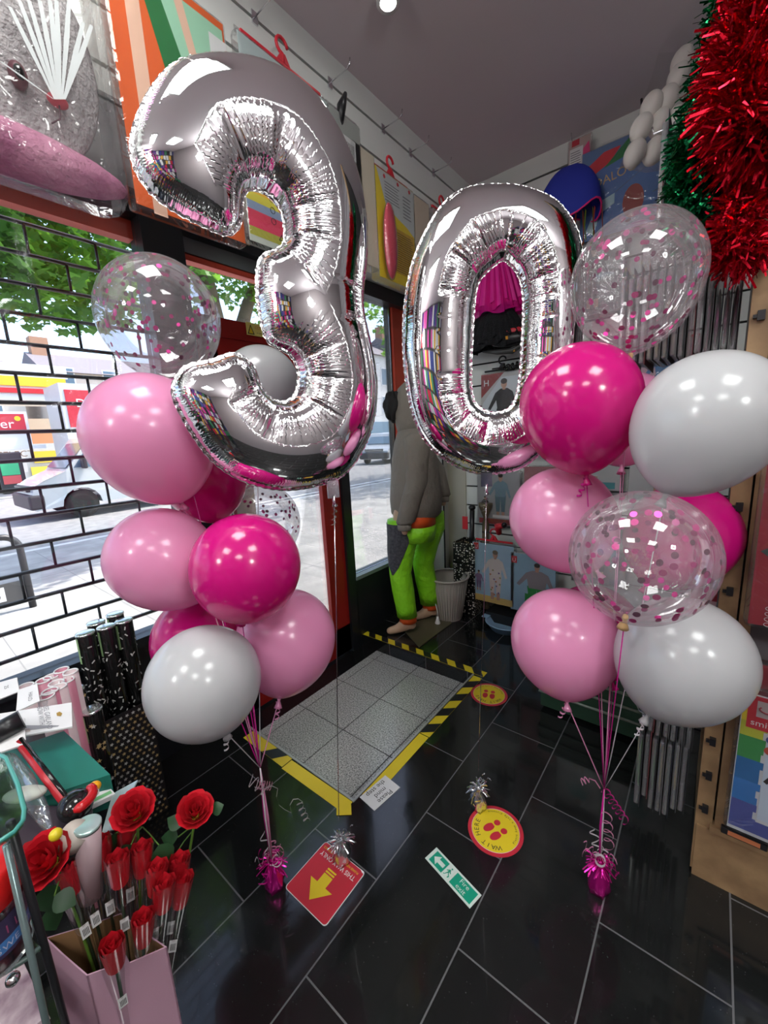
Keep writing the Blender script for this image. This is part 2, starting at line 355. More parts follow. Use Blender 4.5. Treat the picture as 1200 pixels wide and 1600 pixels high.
m.text('CCTV',(px_,a.y+.028,a.z+.004),(0,1,0),(0,0,1),.018,redprint); m.text('in use',(px_,a.y+.028,a.z-.018),(0,1,0),(0,0,1),.012,ink)
based(m,'warning_sticker',(XW+.028,a.y,a.z),label='small yellow CCTV warning sticker on the red door top rail',cat='sticker')
m = M(); m.bx(XW+.05,XW+.054,1.28,1.33,2.345,2.37,C('brass_plate',150,130,95,.3)); based(m,'label_plate',(XW+.05,1.305,2.35),label='small brass plate on black beam above the door',cat='plate')
# security grille outside of window 1: brick pattern bars
GX = XW-.09; m = M(); zs = [.645+.1045*i for i in range(16)]
for z in zs: m.tube([(GX,-1.6,z),(GX,.86,z)],.0078,frame,n=6)
for i,z in enumerate(zs[:-1]):
    y = -1.5+(.11 if i%2 else 0)
    while y < .84: m.tube([(GX,y,z),(GX,y,z+.1045)],.0055,frame,n=6); y += .22
based(m,'security_grille',(GX,0,.645),label='black brick-pattern metal security grille across the left window',cat='security grille')
m = M(); m.tube([(XW+.09,-1.6,2.345),(XW+.09,.80,2.345)],.008,frame)
for i in range(30): y=-1.3+i*.07; m.tube([(XW+.09,y,2.335),(XW+.09,y+.008,2.322),(XW+.085,y+.004,2.31)],.0018,chrome,n=5)
based(m,'curtain_rail',(XW+.09,0,2.34),label='thin black rail with small hooks above the grille',cat='rail')

# ================================================================== STREET
gz = -.12
pav = mottle(mat('pavement',(.45,.45,.44),.8), srgb(140,139,137), srgb(165,163,160), 3); road = mottle(mat('road',(.3,.3,.3),.85), srgb(120,120,122), srgb(140,140,140), 5)
m = M(); m.bx(-8.3,-1.95,-30,45,-.3,gz,pav)
sl = mat('slab_joint',(.2,.2,.2),.9)
for i in range(24): m.bx(-8.3,-1.95,-5+i*.9,-4.992+i*.9,gz,gz+.001,sl)
for x in (-2.8,-3.7,-4.6,-5.5,-6.4,-7.3): m.bx(x,x+.008,-10,20,gz,gz+.001,sl)
m.bx(-8.45,-8.3,-30,45,-.3,gz+.005,mat('kerb',(.55,.55,.54),.8)); struct(m,'pavement')
m = M(); m.bx(-20,-8.45,-30,60,-.3,gz-.06,road); m.bx(-9.2,-9.1,-30,60,gz-.06,gz-.055,paper); struct(m,'road')
m = M(); m.bx(-90,-20,-60,120,-.3,gz-.02,pav); struct(m,'forecourt')
# vans
carw = mat('car_white', (.55,.58,.6), .2, coat=.6); cars = mat('car_silver',(.45,.48,.5),.25,.3,coat=.6); tyre = mat('tyre',(.015,.015,.015),.8); carglass = mat('car_glass',(.10,.17,.24),.06); trimb = mat('bumper_black',(.03,.03,.035),.5)
def vehicle(name, loc, rz, label, cat, body, L_, H, W, hood, wheelr):
    """nose towards local +X; origin under the middle"""
    t = thing(name, loc, label, cat); t.rotation_euler = (0,0,rz)
    hx = L_/2; by = .28
    prof = [(-hx,by),(-hx,.9),(-hx+.1,H-.12),(-hx+.35,H),(hood[0]-.9,H),(hood[0]-.62,H-.07),(hood[0],hood[1]+.06),(hx-.25,hood[1]-.12),(hx-.05,hood[1]-.25),(hx,.62),(hx-.02,by)]
    wx = (hx-.9, -hx+.85); low = []
    for x in sorted(wx): low += [(x+ (wheelr+.07)*math.cos(a), max(by,wheelr-.0+(wheelr+.07)*math.sin(a))) for a in np.linspace(PI,0,9)]
    pr = prof + [p for p in low[::-1]]
    m = M()
    def ins(x,z): return (W/2 - (.10*max(0,(z-1.0))/(H-1.0) if z>1.0 else 0) - (.12*max(0,(x-hx+.5))/.5 if x>hx-.5 else 0))
    a = [m.v((x,-ins(x,z),z)) for x,z in pr]; c_ = [m.v((x,ins(x,z),z)) for x,z in pr]
    m.face(a,body); m.face(c_[::-1],body)
    for i in range(len(pr)): m.face([a[i],a[(i+1)%len(pr)],c_[(i+1)%len(pr)],c_[i]],body,False)
    m.build('body',t,local=True)
    m = M(); e=.012   # windscreen and side windows
    p0=(hood[0]-.60,H-.12); p1=(hood[0]-.03,hood[1]+.12)
    nrm = Vector((p0[1]-p1[1],0,p1[0]-p0[0])).normalized()*.012
    q = [Vector((p0[0],-W/2+.2,p0[1])),Vector((p0[0],W/2-.2,p0[1])),Vector((p1[0],W/2-.12,p1[1])),Vector((p1[0],-W/2+.12,p1[1]))]
    m.poly([v_+nrm for v_ in q],carglass); m.build('windscreen',t,local=True)
    for s in (-1,1):
        m = M(); y=lambda z: s*(W/2-.10*(z-1.0)/(H-1.0)+e)
        z0,z1=hood[1]+.12,H-.16
        m.poly([(hood[0]-.15,y(z0),z0),(hood[0]-.62,y(z1),z1),(hood[0]-1.25,y(z1),z1),(hood[0]-1.25,y(z0),z0)],carglass)
        m.build('side_window',t,local=True)
        m = M(); m.box((hood[0]-.35,s*(W/2+.09),hood[1]+.22),(.1,.2,.26),trimb,bev=.03); m.build('mirror',t,local=True)
        m = M(); m.box((hx-.14,s*(W/2-.28),hood[1]-.3),(.22,.34,.17),mat('headlight',(.6,.63,.65),.1),bev=.04); m.build('headlight',t,local=True)
        for x in wx:
            w = M(); w.lathe([(wheelr*.6,-.1),(wheelr,-.1),(wheelr,.1),(wheelr*.6,.1)],tyre,(x,s*(W/2-.12),wheelr),(0,1,0)); w.lathe([(wheelr*.62,.0),(wheelr*.58,.09),(.05,.06)],chrome,(x,s*(W/2-.12),wheelr),(0,s,0),n=14); w.build('wheel',t,local=True)
    m = M(); m.box((hx-.06,0,.48),(.3,W-.14,.34),trimb,bev=.05); m.box((hx-.0,0,.78),(.1,W-.75,.14),trimb,bev=.02)
    for k in range(3): m.box((hx+.055,0,.74+.04*k),(.01,W-.8,.012),chrome)
    m.build('bumper',t,local=True)
    return t
vehicle('delivery_van',(-12.7,4.55,gz-.06),-PI/2,'white panel van with black bumper parked across the road behind the grille','van',carw,5.0,1.98,1.9,(1.82,1.08),.33)
vehicle('parked_car',(-15.2,19.3,gz-.06),-PI/2+.3,'silver people carrier across the road, beside the hooded mannequin','car',cars,4.4,1.72,1.85,(1.25,.98),.32)
# petrol station
t = thing('petrol_station',(-26,2,gz),'petrol station with yellow and red canopy, shop front and dark pump across the road','petrol station')
m = M(); cy=C('canopy_yellow',245,190,40); cr_=C('canopy_red',225,30,40)
m.bx(-27,-24,-8,6.2,3.75,5.2,white); m.bx(-24.0,-23.9,-8,6.2,4.35,4.75,cy); m.bx(-24.0,-23.9,-8,6.4,4.05,4.25,cr_); m.bx(-24,-23.9,-8,6.3,4.75,5.3,white); m.bx(-24.6,-24.2,.5,.9,gz,3.8,white); m.build('canopy',t)
m = M(); m.bx(-34,-28,-10,14,gz,3.2,C('brick_pale',205,185,160,.8)); m.bx(-28,-27.95,-8,9,1.9,2.6,C('shop_terracotta',215,150,105)); m.bx(-28,-27.95,-8,8.6,gz,1.9,C('shopfront',200,205,205)); m.build('shop',t)
for i,(y0,y1,z0,z1,c_) in enumerate([(3.2,4.2,.6,1.3,(120,200,190)),(5.2,6.2,.9,1.5,(240,200,60)),(6.6,7.6,.9,1.7,(110,180,80)),(5.0,6.0,.1,.7,(240,215,80)),(8,9,.3,1.2,(225,225,220))]):
    m = M(); m.bx(-27.9,-27.85,y0,y1,z0,z1,C('poster%d'%i,*c_)); m.build('poster',t)
m = M(); m.bx(-22.2,-21.8,2.9,3.7,gz,1.5,trimb,bev=.05); m.bx(-21.79,-21.77,3.0,3.55,.6,1.2,C('pump_green',60,190,130)); m.bx(-21.79,-21.77,3.0,3.55,.25,.58,C('pump_red',215,90,90)); m.build('fuel_pump',t)
m = M()
for k in range(5): m.bx(-24.0+.02,-23.98+.02,3.1+k*.2,3.2+k*.2,1.0,1.35,C('nozzle%d'%(k%3),*[(230,190,40),(150,60,110),(215,70,60)][k%3]))
m.bx(-24.02,-24.0,2.9,4.2,.6,1.6,white); m.build('price_panel',t)
sg = thing('station_sign',(-22,3.5,2.2),'red and white fuel station sign with a small yellow emblem beside the canopy','sign')
a = atx(0,655,-22); y1 = atx(42,650,-22).y; y0=y1-2.4
m = M(); m.bx(-22.1,-22,y0,y1,1.75,3.1,white); m.bx(-22,-21.97,y0,y1-.1,2.25,3.0,redprint); m.text('V-Power',(-21.96,y1-1.35,2.45),(0,1,0),(0,0,1),.5,white)
m.disc((-21.96,y1-.32,2.82),(0,.1,0),(0,0,.1),yellow,n=14); m.bx(-22.0,-21.9,y0,y1+.4,1.6,1.75,white); m.text('SELECT',(-21.89,y1-.6,1.3),(0,1,0),(0,0,1),.34,C('gold_letter',150,120,80)); m.build('sign_board',sg)
m = M(); m.bx(-22.1,-22,y0+.2,y0+.4,gz,1.75,white); m.build('post',sg)
# lorry
lt_ = thing('lorry',(-20,7,gz),'lorry with a red side panel and white lettering behind the van','lorry')
a0 = atx(108,655,-20); a1y = a0.y
m = M(); m.bx(-22.2,-20,a1y-.15,a1y+6,1.05,4.05,mat('lorry_grey',(.6,.61,.62),.4)); m.build('cargo_box',lt_)
m = M(); m.bx(-20,-19.98,a1y,a1y+4.4,2.35,3.8,redprint)
m.text('D B M',(-19.97,a1y+.92,3.14),(0,1,0),(0,0,1),.46,white); m.text('express',(-19.97,a1y+1.0,2.62),(0,1,0),(0,0,1),.46,white); m.build('side_panel',lt_)
m = M(); m.bx(-22,-20.2,a1y-.2,a1y+6,.6,1.05,trimb); 
m.build('chassis',lt_)
for y in (a1y+.8,a1y+4.6): m = M(); m.lathe([(.3,-.15),(.48,-.15),(.48,.15),(.3,.15)],tyre,(-20.25,y,gz-.02+.48),(1,0,0)); m.build('wheel',lt_)
# houses far behind
def house(x0,x1,y0,y1,H,col,label,nwin=4,rows=2,face='x'):
    t = thing('terraced_house',((x0+x1)/2,(y0+y1)/2,gz),label,'building')
    m = M(); m.bx(x0,x1,y0,y1,gz,H,mat('wall_'+label[:14],col,.8)); m.build('wall',t)
    m = M(); m.prism([(x0-.2,y0,H),(x1+.3,y0,H),((x0+x1)/2,y0,H+2)],(0,y1-y0,0),C('roof_slate',120,115,120,.8)); m.build('roof',t)
    for r_ in range(rows):
        for k in range(nwin):
            yy = y0+(k+.5)*(y1-y0)/nwin; zz = 3.6+r_*2.7
            f = M(); f.bx(x1,x1+.06,yy-.55,yy+.55,zz-.1,zz+1.6,white); fo = f.build('window',t)
            g_ = M(); g_.bx(x1+.06,x1+.08,yy-.45,yy+.45,zz,zz+1.5,carglass); g_.build('pane',fo)
    m = M(); m.bx(x1,x1+.15,y0+.3,y1-.3,.1,2.7,C('shop_blue',110,140,160)); m.build('shop_front',t)
    m = M(); m.bx((x0+x1)/2-.5,(x0+x1)/2+.5,y0+.4,y0+1.6,H+.6,H+3.2,C('chimney_brick',170,130,105,.8)); m.build('chimney',t)
house(-34,-26,24,36,9,(.72,.71,.68),'white stucco building with tall windows seen in the far window',6,2)
house(-34,-26,37,52,10,(.55,.5,.44),'tan terraced building at the far end of the street',6,2)
house(-48,-40,9,24,7.5,(.6,.52,.45),'pale brick house behind the lorry',5,2)
house(-50,-42,-14,8,7,(.6,.56,.5),'stone house with slate roof behind the petrol canopy',6,1)
# trees: limbs and many lobed leaves
leafm = mat('leaf',(.06,.17,.03),.5); N,L,b = nodes(leafm)
tr_ = N.new('ShaderNodeBsdfTranslucent'); tr_.inputs[0].default_value=(.22,.48,.05,1); mx = N.new('ShaderNodeMixShader'); mx.inputs[0].default_value=.5
L.new(b.outputs[0],mx.inputs[1]); L.new(tr_.outputs[0],mx.inputs[2]); L.new(mx.outputs[0],N['Material Output'].inputs[0])
bark = bump(mat('bark',srgb(105,92,78),.9),30,.6,.01)
def tree(base, trunk, blobs, nl, size, label):
    t = thing('street_tree',base,label,'tree')
    m = M()
    for pts,r0,r1 in trunk: m.tube([Vector(p) for p in pts],[r0+(r1-r0)*i/(len(pts)-1) for i in range(len(pts))],bark,n=10)
    m.build('trunk',t)
    m = M(); rnd = random.Random(len(label))
    shp = [(0,-.5),(.28,-.38),(.5,-.3),(.34,-.02),(.5,.3),(.2,.22),(0,.55),(-.2,.22),(-.5,.3),(-.34,-.02),(-.5,-.3),(-.28,-.38)]
    for c_,r_,wt in blobs:
        for k in range(int(nl*wt)):
            d = Vector((rnd.gauss(0,1),rnd.gauss(0,1),rnd.gauss(0,1))).normalized()*(rnd.random()**.45)
            p = Vector(c_)+Vector((d.x*r_[0],d.y*r_[1],d.z*r_[2]))
            n_ = Vector((rnd.gauss(0,.7),rnd.gauss(0,.7),1)).normalized(); u = n_.orthogonal().normalized(); u = Matrix.Rotation(rnd.random()*6.28,3,n_)@u; w=n_.cross(u); sz=size*rnd.uniform(.7,1.25)
            vs=[m.v(p+u*(a*sz)+w*(b_*sz)-n_*abs(a)*.25*sz) for a,b_ in shp]; cc=m.v(p)
            for i in range(12): m.face([cc,vs[i],vs[(i+1)%12]],leafm)
    o = m.build('foliage',t,keep=True); return t
tree((-6.9,4.2,gz),[([(-6.9,4.2,gz),(-6.9,4.25,1.2),(-7,4.3,2.6),(-6.9,4.0,4.2),(-6.6,3.2,5.6),(-6.2,2.0,6.6)],.24,.08),([(-7,4.3,2.6),(-7.2,5.0,4),(-7.4,6,5.5)],.16,.07),([(-6.95,4.1,3.6),(-6.3,3.4,4.1),(-5.9,2.2,4.3),(-5.7,1.2,4.2)],.08,.03)],
     [((-6.3,2.0,4.6),(1.7,2.1,1.7),.9),((-6.6,.2,4.6),(1.6,1.9,1.9),.8),((-7,4.4,5.6),(1.8,2.0,1.8),.7),((-6.2,-1.8,4.8),(1.5,1.6,1.7),.35),((-7.1,6.6,5.3),(1.7,2.2,1.7),.6),((-5.9,1.4,3.25),(.8,1.3,.5),.12)],5200,.135,'leafy maple tree on the pavement outside the left window')
tree((-7.3,13.6,gz),[([(-7.3,13.6,gz),(-7.3,13.6,2.8),(-7.1,13.4,5)],.22,.1)],[((-7.2,12.6,5.2),(2.4,2.9,2.1),1.0),((-7.6,15.5,5.4),(2.4,3,2),.8)],2200,.19,'second leafy tree further along the pavement beyond the door')
tree((-24.5,17,gz),[([(-24.5,17,gz),(-24.5,17,3),(-24.5,17,6)],.3,.15)],[((-24.5,17,6.5),(3,4,2.6),1.0)],900,.4,'distant round tree across the road behind the van')
# cycle stand
hb = at(55,950,4.0); hb = atz(52,948,gz)
y1 = hb.y; x_ = hb.x
m = M(); pts=[(x_,y1,gz)]+[(x_,y1,gz+.62)]+[(x_,y1-.13+.13*math.cos(a),gz+.62+.13*math.sin(a)) for a in np.linspace(0,PI/2,6)][1:]+[(x_,y1-.75,gz+.75)]+[(x_,y1-.75-.13*math.sin(a),gz+.62+.13*math.cos(a)) for a in np.linspace(0,PI/2,6)]+[(x_,y1-.88,gz)]
ck = thing('cycle_stand',(x_,y1-.4,gz),'dark metal hoop cycle stand with bicycle plate on the pavement','cycle stand')
m.tube(pts,.03,mat('dark_steel',(.05,.05,.055),.4,.5),n=12); m.build('hoop',ck)
m = M(); m.bx(x_-.01,x_+.01,y1-.85,y1-.03,gz+.1,gz+.3,mat('dark_steel2',(.08,.08,.08),.5)); m.bx(x_+.01,x_+.014,y1-.45,y1-.18,gz+.13,gz+.27,paper)
cx=y1-.315; 
for dy in (-.06,.06): m.tube([(x_+.016,cx+dy+.035*math.cos(a),gz+.185+.035*math.sin(a)) for a in np.linspace(0,2*PI,14)[:-1]],.004,ink,n=5,close=True)
m.tube([(x_+.016,cx-.06,gz+.185),(x_+.016,cx-.02,gz+.235),(x_+.016,cx+.04,gz+.235),(x_+.016,cx+.06,gz+.185),(x_+.016,cx+.03,gz+.25)],.004,ink,n=5); m.tube([(x_+.016,cx-.02,gz+.235),(x_+.016,cx+.005,gz+.185),(x_+.016,cx+.04,gz+.235)],.004,ink,n=5)
m.build('sign_plate',ck)
# ================================================================== FOIL NUMERALS
foil = mat('silver_foil', (.86,.87,.88), .035, 1); N,L,b = nodes(foil)
A1 = N.new('ShaderNodeAttribute'); A1.attribute_name='seam_s'; A2 = N.new('ShaderNodeAttribute'); A2.attribute_name='seam_w'
s1 = N.new('ShaderNodeMath'); s1.operation='SINE'; k1 = N.new('ShaderNodeMath'); k1.operation='MULTIPLY'; k1.inputs[1].default_value = 2*PI/.0070
L.new(A1.outputs['Fac'],k1.inputs[0]); L.new(k1.outputs[0],s1.inputs[0]); mu = N.new('ShaderNodeMath'); mu.operation='MULTIPLY'; L.new(s1.outputs[0],mu.inputs[0]); L.new(A2.outputs['Fac'],mu.inputs[1])
bp = N.new('ShaderNodeBump'); bp.inputs['Strength'].default_value=1; bp.inputs['Distance'].default_value=.00045; L.new(mu.outputs[0],bp.inputs['Height']); L.new(bp.outputs[0],b.inputs['Normal'])
foilrib = mat('foil_ribbon',(.7,.71,.73),.12,1)
def resample(P, step, closed=True):
    P = [np.array(p,float) for p in P]; n = len(P); out=[]
    # catmull-rom then even spacing
    D=[]
    for i in range(n):
        p0,p1,p2,p3 = P[i-1],P[i],P[(i+1)%n],P[(i+2)%n]
        for t in np.linspace(0,1,12,endpoint=False):
            D.append(.5*((2*p1)+(-p0+p2)*t+(2*p0-5*p1+4*p2-p3)*t*t+(-p0+3*p1-3*p2+p3)*t**3))
    D=np.array(D+[D[0]]); l=np.r_[0,np.cumsum(np.linalg.norm(np.diff(D,axis=0),axis=1))]; m_=int(round(l[-1]/step)); t=np.linspace(0,l[-1],m_,endpoint=False)
    return np.c_[np.interp(t,l,D[:,0]),np.interp(t,l,D[:,1])]
def inside(X,Y,poly):
    r=np.zeros(X.shape,bool); n=len(poly)
    for i in range(n):
        x0,y0=poly[i]; x1,y1=poly[(i+1)%n]
        if y0==y1: continue
        c=((y0>Y)!=(y1>Y)); xi=(x1-x0)*(Y-y0)/(y1-y0)+x0; r^=(c&(X<xi))
    return r
def foil_numeral(name, label, org, U, loops_px, fat, weight_ribbon, seed, tail_px):
    """org on the balloon's own upright plane; U its sideways direction; outlines are read off onto that plane"""
    org=Vector(org); U=Vector(U).normalized(); W=Vector((0,0,1)); NRM=U.cross(W).normalized()
    if NRM.dot(EYE-org)<0: NRM=-NRM
    def uv(px,py):
        d=ray(px,py); t=(org-EYE).dot(NRM)/d.dot(NRM); p=EYE+d*t-org; return (p.dot(U),p.dot(W))
    G=.0042; loops=[resample([uv(*p) for p in lp],.0045) for lp in loops_px]
    allp=np.vstack(loops); lo=allp.min(0)-.02; hi=allp.max(0)+.02
    nx=int((hi[0]-lo[0])/G)+1; ny=int((hi[1]-lo[1])/G)+1
    X,Y=np.meshgrid(lo[0]+G*np.arange(nx),lo[1]+G*np.arange(ny))
    ins=np.zeros(X.shape,bool)
    for lp in loops: ins^=inside(X,Y,lp)
    u=np.zeros(X.shape); 
    for it in range(2600):
        u[1:-1,1:-1]=.25*(u[2:,1:-1]+u[:-2,1:-1]+u[1:-1,2:]+u[1:-1,:-2]+G*G)*ins[1:-1,1:-1]
    H=np.sqrt(2*u)
    # boundary data: arc length and curvature sign
    BP=[];BS=[];BK=[]
    off=0
    for lp in loops:
        n=len(lp); seg=np.roll(lp,-1,0)-lp; area=.5*np.sum(lp[:,0]*np.roll(lp[:,1],-1)-np.roll(lp[:,0],-1)*lp[:,1])
        k=9; a=lp-np.roll(lp,k,0); c=np.roll(lp,-k,0)-lp; cr=(a[:,0]*c[:,1]-a[:,1]*c[:,0])/(np.linalg.norm(a,axis=1)*np.linalg.norm(c,axis=1)*k*.0045+1e-9)
        cr*=np.sign(area); 
        if lp is not loops[0]: cr*=-1
        cr=np.convolve(np.r_[cr[-12:],cr,cr[:12]],np.ones(25)/25,'same')[12:-12]
        BP.append(lp);BS.append(off+np.arange(n)*.0045);BK.append(cr); off+=n*.0045+1
    BP=np.vstack(BP);BS=np.concatenate(BS);BK=np.concatenate(BK)
    hexx=[];ii=0
    for j,yy in enumerate(np.arange(lo[1],hi[1],G*.866)):
        xx=np.arange(lo[0]+(G/2 if j%2 else 0),hi[0],G); hexx.append(np.c_[xx,np.full(xx.shape,yy)])
    Q=np.vstack(hexx); im=np.zeros(len(Q),bool)
    for lp in loops: im^=inside(Q[:,0],Q[:,1],lp)
    Q=Q[im]
    def near(Q):
        d=np.empty(len(Q));ix=np.empty(len(Q),int)
        for s in range(0,len(Q),2000):
            dd=((Q[s:s+2000,None,:]-BP[None])**2).sum(2); k=dd.argmin(1); ix[s:s+2000]=k; d[s:s+2000]=np.sqrt(dd[np.arange(len(k)),k])
        return d,ix
    d,ix=near(Q); keep=d>.0028; Q=Q[keep]; d=d[keep]; ix=ix[keep]
    pts=[Vector(p) for p in BP]+[Vector(p) for p in Q]; edges=[];o_=0
    for lp in loops:
        n=len(lp); edges+=[(o_+i,o_+(i+1)%n) for i in range(n)]; o_+=n
    V_,E_,F_,_,_,_=geometry.delaunay_2d_cdt(pts,edges,[],0,1e-7)
    P=np.array([tuple(v) for v in V_]); F=[tuple(f) for f in F_]
    cen=np.array([P[list(f)].mean(0) for f in F]); ok=np.zeros(len(F),bool)
    for lp in loops: ok^=inside(cen[:,0],cen[:,1],lp)
    F=[f for f,k in zip(F,ok) if k]
    d,ix=near(P); gx=(P[:,0]-lo[0])/G; gy=(P[:,1]-lo[1])/G; i0=np.clip(gx.astype(int),0,nx-2); j0=np.clip(gy.astype(int),0,ny-2); fx=gx-i0; fy=gy-j0
    h=H[j0,i0]*(1-fx)*(1-fy)+H[j0,i0+1]*fx*(1-fy)+H[j0+1,i0]*(1-fx)*fy+H[j0+1,i0+1]*fx*fy
    h[d<1e-5]=0; h=h*fat*(.88+.12*np.minimum(d/.03,1))
    s=BS[ix]; kap=BK[ix]; conc=np.clip(-kap/6,0,1.0); rs=np.random.RandomState(seed)
    ph=rs.rand(8)*6.28
    sw=s+.006*np.sin(s*31+ph[0])+.004*np.sin(s*73+ph[1])
    v1=np.abs(np.sin(PI*sw/.052+ph[2])); v2=np.abs(np.sin(PI*sw/.0165+ph[3])); v3=np.abs(np.sin(PI*sw/.030+ph[4]))
    big=(1-v1)**4; 
    wi=.045+.075*conc
    dis=-(.0115*big*conc*np.exp(-((d-.05)/.05)**2*1.0)*np.minimum(d/.01,1) + .0012*(1-v2)**1.5*np.exp(-d/(.007+.010*conc))*np.minimum(d/.004,1) + .0007*(1-v3)**3*np.exp(-d/(.015+.035*conc))*np.minimum(d/.006,1))
    h2=np.maximum(h+dis,0)
    ruf=.0010*np.sin(2*PI*sw/.021+ph[5])*np.exp(-d/.012)+.001*np.sin(2*PI*sw/.009)*np.exp(-d/.006)
    wgt=(.25+1.0*conc)*np.exp(-((d-(.012+.055*conc))/(.012+.03*conc))**2)
    root=thing(name,(org.x,org.y,0),label,'balloon'); root.location=org+W*float(P[:,1].min()); base=root.location
    bm=bmesh.new(); fr=[];bk_=[]
    bd=d<1e-5
    for i in range(len(P)):
        q=org+U*P[i,0]+W*P[i,1]-base
        a=bm.verts.new(q+NRM*(h2[i]+ruf[i])); fr.append(a); bk_.append(a if bd[i] else bm.verts.new(q+NRM*(-h2[i]+ruf[i])))
    for f in F:
        for vs in ([fr[i] for i in f],[bk_[i] for i in f][::-1]):
            try: fc=bm.faces.new(vs); fc.smooth=True
            except ValueError: pass
    # seam flange
    o_=0
    for lp in loops:
        n=len(lp); tan=np.roll(lp,-1,0)-np.roll(lp,1,0); nn=np.c_[tan[:,1],-tan[:,0]]; nn/=np.linalg.norm(nn,axis=1)[:,None]
        tst=lp[0]+nn[0]*.004; insd=False
        for l2 in loops: insd^=bool(inside(np.array([tst[0]]),np.array([tst[1]]),l2)[0])
        if insd: nn=-nn
        outer=[]
        for i in range(n):
            sv=i*.0045; r=.0010*math.sin(2*PI*sv/.021+ph[5])+.0010*math.sin(2*PI*sv/.0135+1)
            q=lp[i]+nn[i]*(.0075+.0012*math.sin(sv*300)*.5); outer.append(bm.verts.new(org+U*q[0]+W*q[1]-base+NRM*r*1.3))
        idx=[int(np.argmin(((P-lp[i])**2).sum(1))) for i in range(n)]
        for i in range(n):
            j=(i+1)%n
            try: fc=bm.faces.new([fr[idx[i]],fr[idx[j]],outer[j],outer[i]]); fc.smooth=True
            except ValueError: pass
    me=bpy.data.meshes.new('foil_body'); bm.verts.index_update(); vid={v:i for i,v in enumerate(bm.verts)}
    S=np.zeros(len(bm.verts)); Wt=np.zeros(len(bm.verts))
    for i in range(len(P)):
        for v in (fr[i],bk_[i]): S[vid[v]]=sw[i]; Wt[vid[v]]=wgt[i]
    bmesh.ops.recalc_face_normals(bm,faces=bm.faces[:])
    bm.to_mesh(me); bm.free(); me.materials.append(foil)
    for nm,arr in (('seam_s',S),('seam_w',Wt)):
        at_=me.attributes.new(nm,'FLOAT','POINT'); at_.data.foreach_set('value',arr.astype(np.float32))
    o=bpy.data.objects.new('foil_body',me); COL.objects.link(o); o.parent=root
    # tail tab and ribbon down to the weight
    a=org+U*uv(*tail_px)[0]+W*uv(*tail_px)[1]
    m=M(); m.box(a+W*-.012,(.035,.006,.05),foilrib,rz=math.atan2(U.y,U.x)); m.tube([a+W*-.03,a+W*-.05,a+W*-.062],[.006,.004,.006],foilrib); m.build('tail',root)
    m=M(); wp=Vector(weight_ribbon); a=a+W*-.05; m.tube([a,a.lerp(wp,.33)+Vector((.003,0,0)),a.lerp(wp,.66),wp],.0013,foilrib,n=6,flat=.5)
    m.ribbon(helix(a,a+Vector((-.015,.0,-.07)),.010,4,50),.004,foilrib)
    m.build('ribbon',root)
    # filler valve on top
    return root
out3=[(283,99),(310,91),(340,90),(370,92),(400,99),(430,110),(460,128),(490,155),(515,190),(535,225),(552,265),(562,300),(569,340),(571,380),(570,415),(565,455),(566,495),(578,547),(586,602),(582,655),(565,702),(536,740),(498,756),(454,763),(413,759),(367,742),(332,716),(305,681),(285,646),(273,617),(276,594),(294,574),(332,565),(362,555),(381,561),(396,578),(405,603),(422,624),(442,630),(459,622),(467,603),(468,582),(461,562),(449,549),(433,541),(419,530),(411,507),(405,475),(403,447),(406,413),(416,399),(431,394),(444,384),(447,370),(446,350),(442,330),(433,311),(419,299),(400,293),(384,296),(376,310),(375,335),(370,354),(357,364),(341,361),(317,350),(283,333),(250,311),(228,288),(213,260),(208,233),(211,207),(224,170),(243,137),(262,114)]
out0=[(775,291),(745,293),(715,303),(690,325),(668,360),(650,400),(640,440),(634,480),(632,520),(633,560),(637,600),(645,640),(658,675),(678,702),(705,722),(735,735),(762,739),(790,736),(815,728),(842,708),(868,680),(886,645),(898,600),(905,550),(909,500),(909,450),(908,412),(902,370),(888,340),(865,314),(835,300),(805,292)]
in0=[(786,404),(771,413),(752,431),(743,449),(738,485),(736,528),(734,570),(735,608),(741,631),(756,643),(771,647),(788,644),(802,634),(810,613),(815,581),(818,528),(820,485),(819,460),(815,438),(806,420),(795,409)]
TURN3=20; W3=(-.866,.74); W0=(-.585,1.187); WL=(-.984,.554); WR=(-.169,1.146)
def turn(v,deg): return Matrix.Rotation(math.radians(deg),3,'Z')@Vector(v)
v3=Vector((W3[0],W3[1],0)).normalized(); u3=turn(Vector((-v3.y,v3.x,0))*-1,TURN3)
N3=foil_numeral('foil_number_balloon','large silver foil balloon shaped like a figure three, in front of the door',(W3[0],W3[1],1.4),u3,[out3],.74,(W3[0],W3[1],.16),3,(520,758))
v0=Vector((W0[0],W0[1],0)).normalized(); u0=Vector((-v0.y,v0.x,0))*-1
N0=foil_numeral('foil_number_balloon','large silver foil balloon ring shaped like a zero, in front of the shop corner',(W0[0],W0[1],1.4),turn(u0,4),[out0,in0],.74,(W0[0],W0[1],.16),5,(760,742))
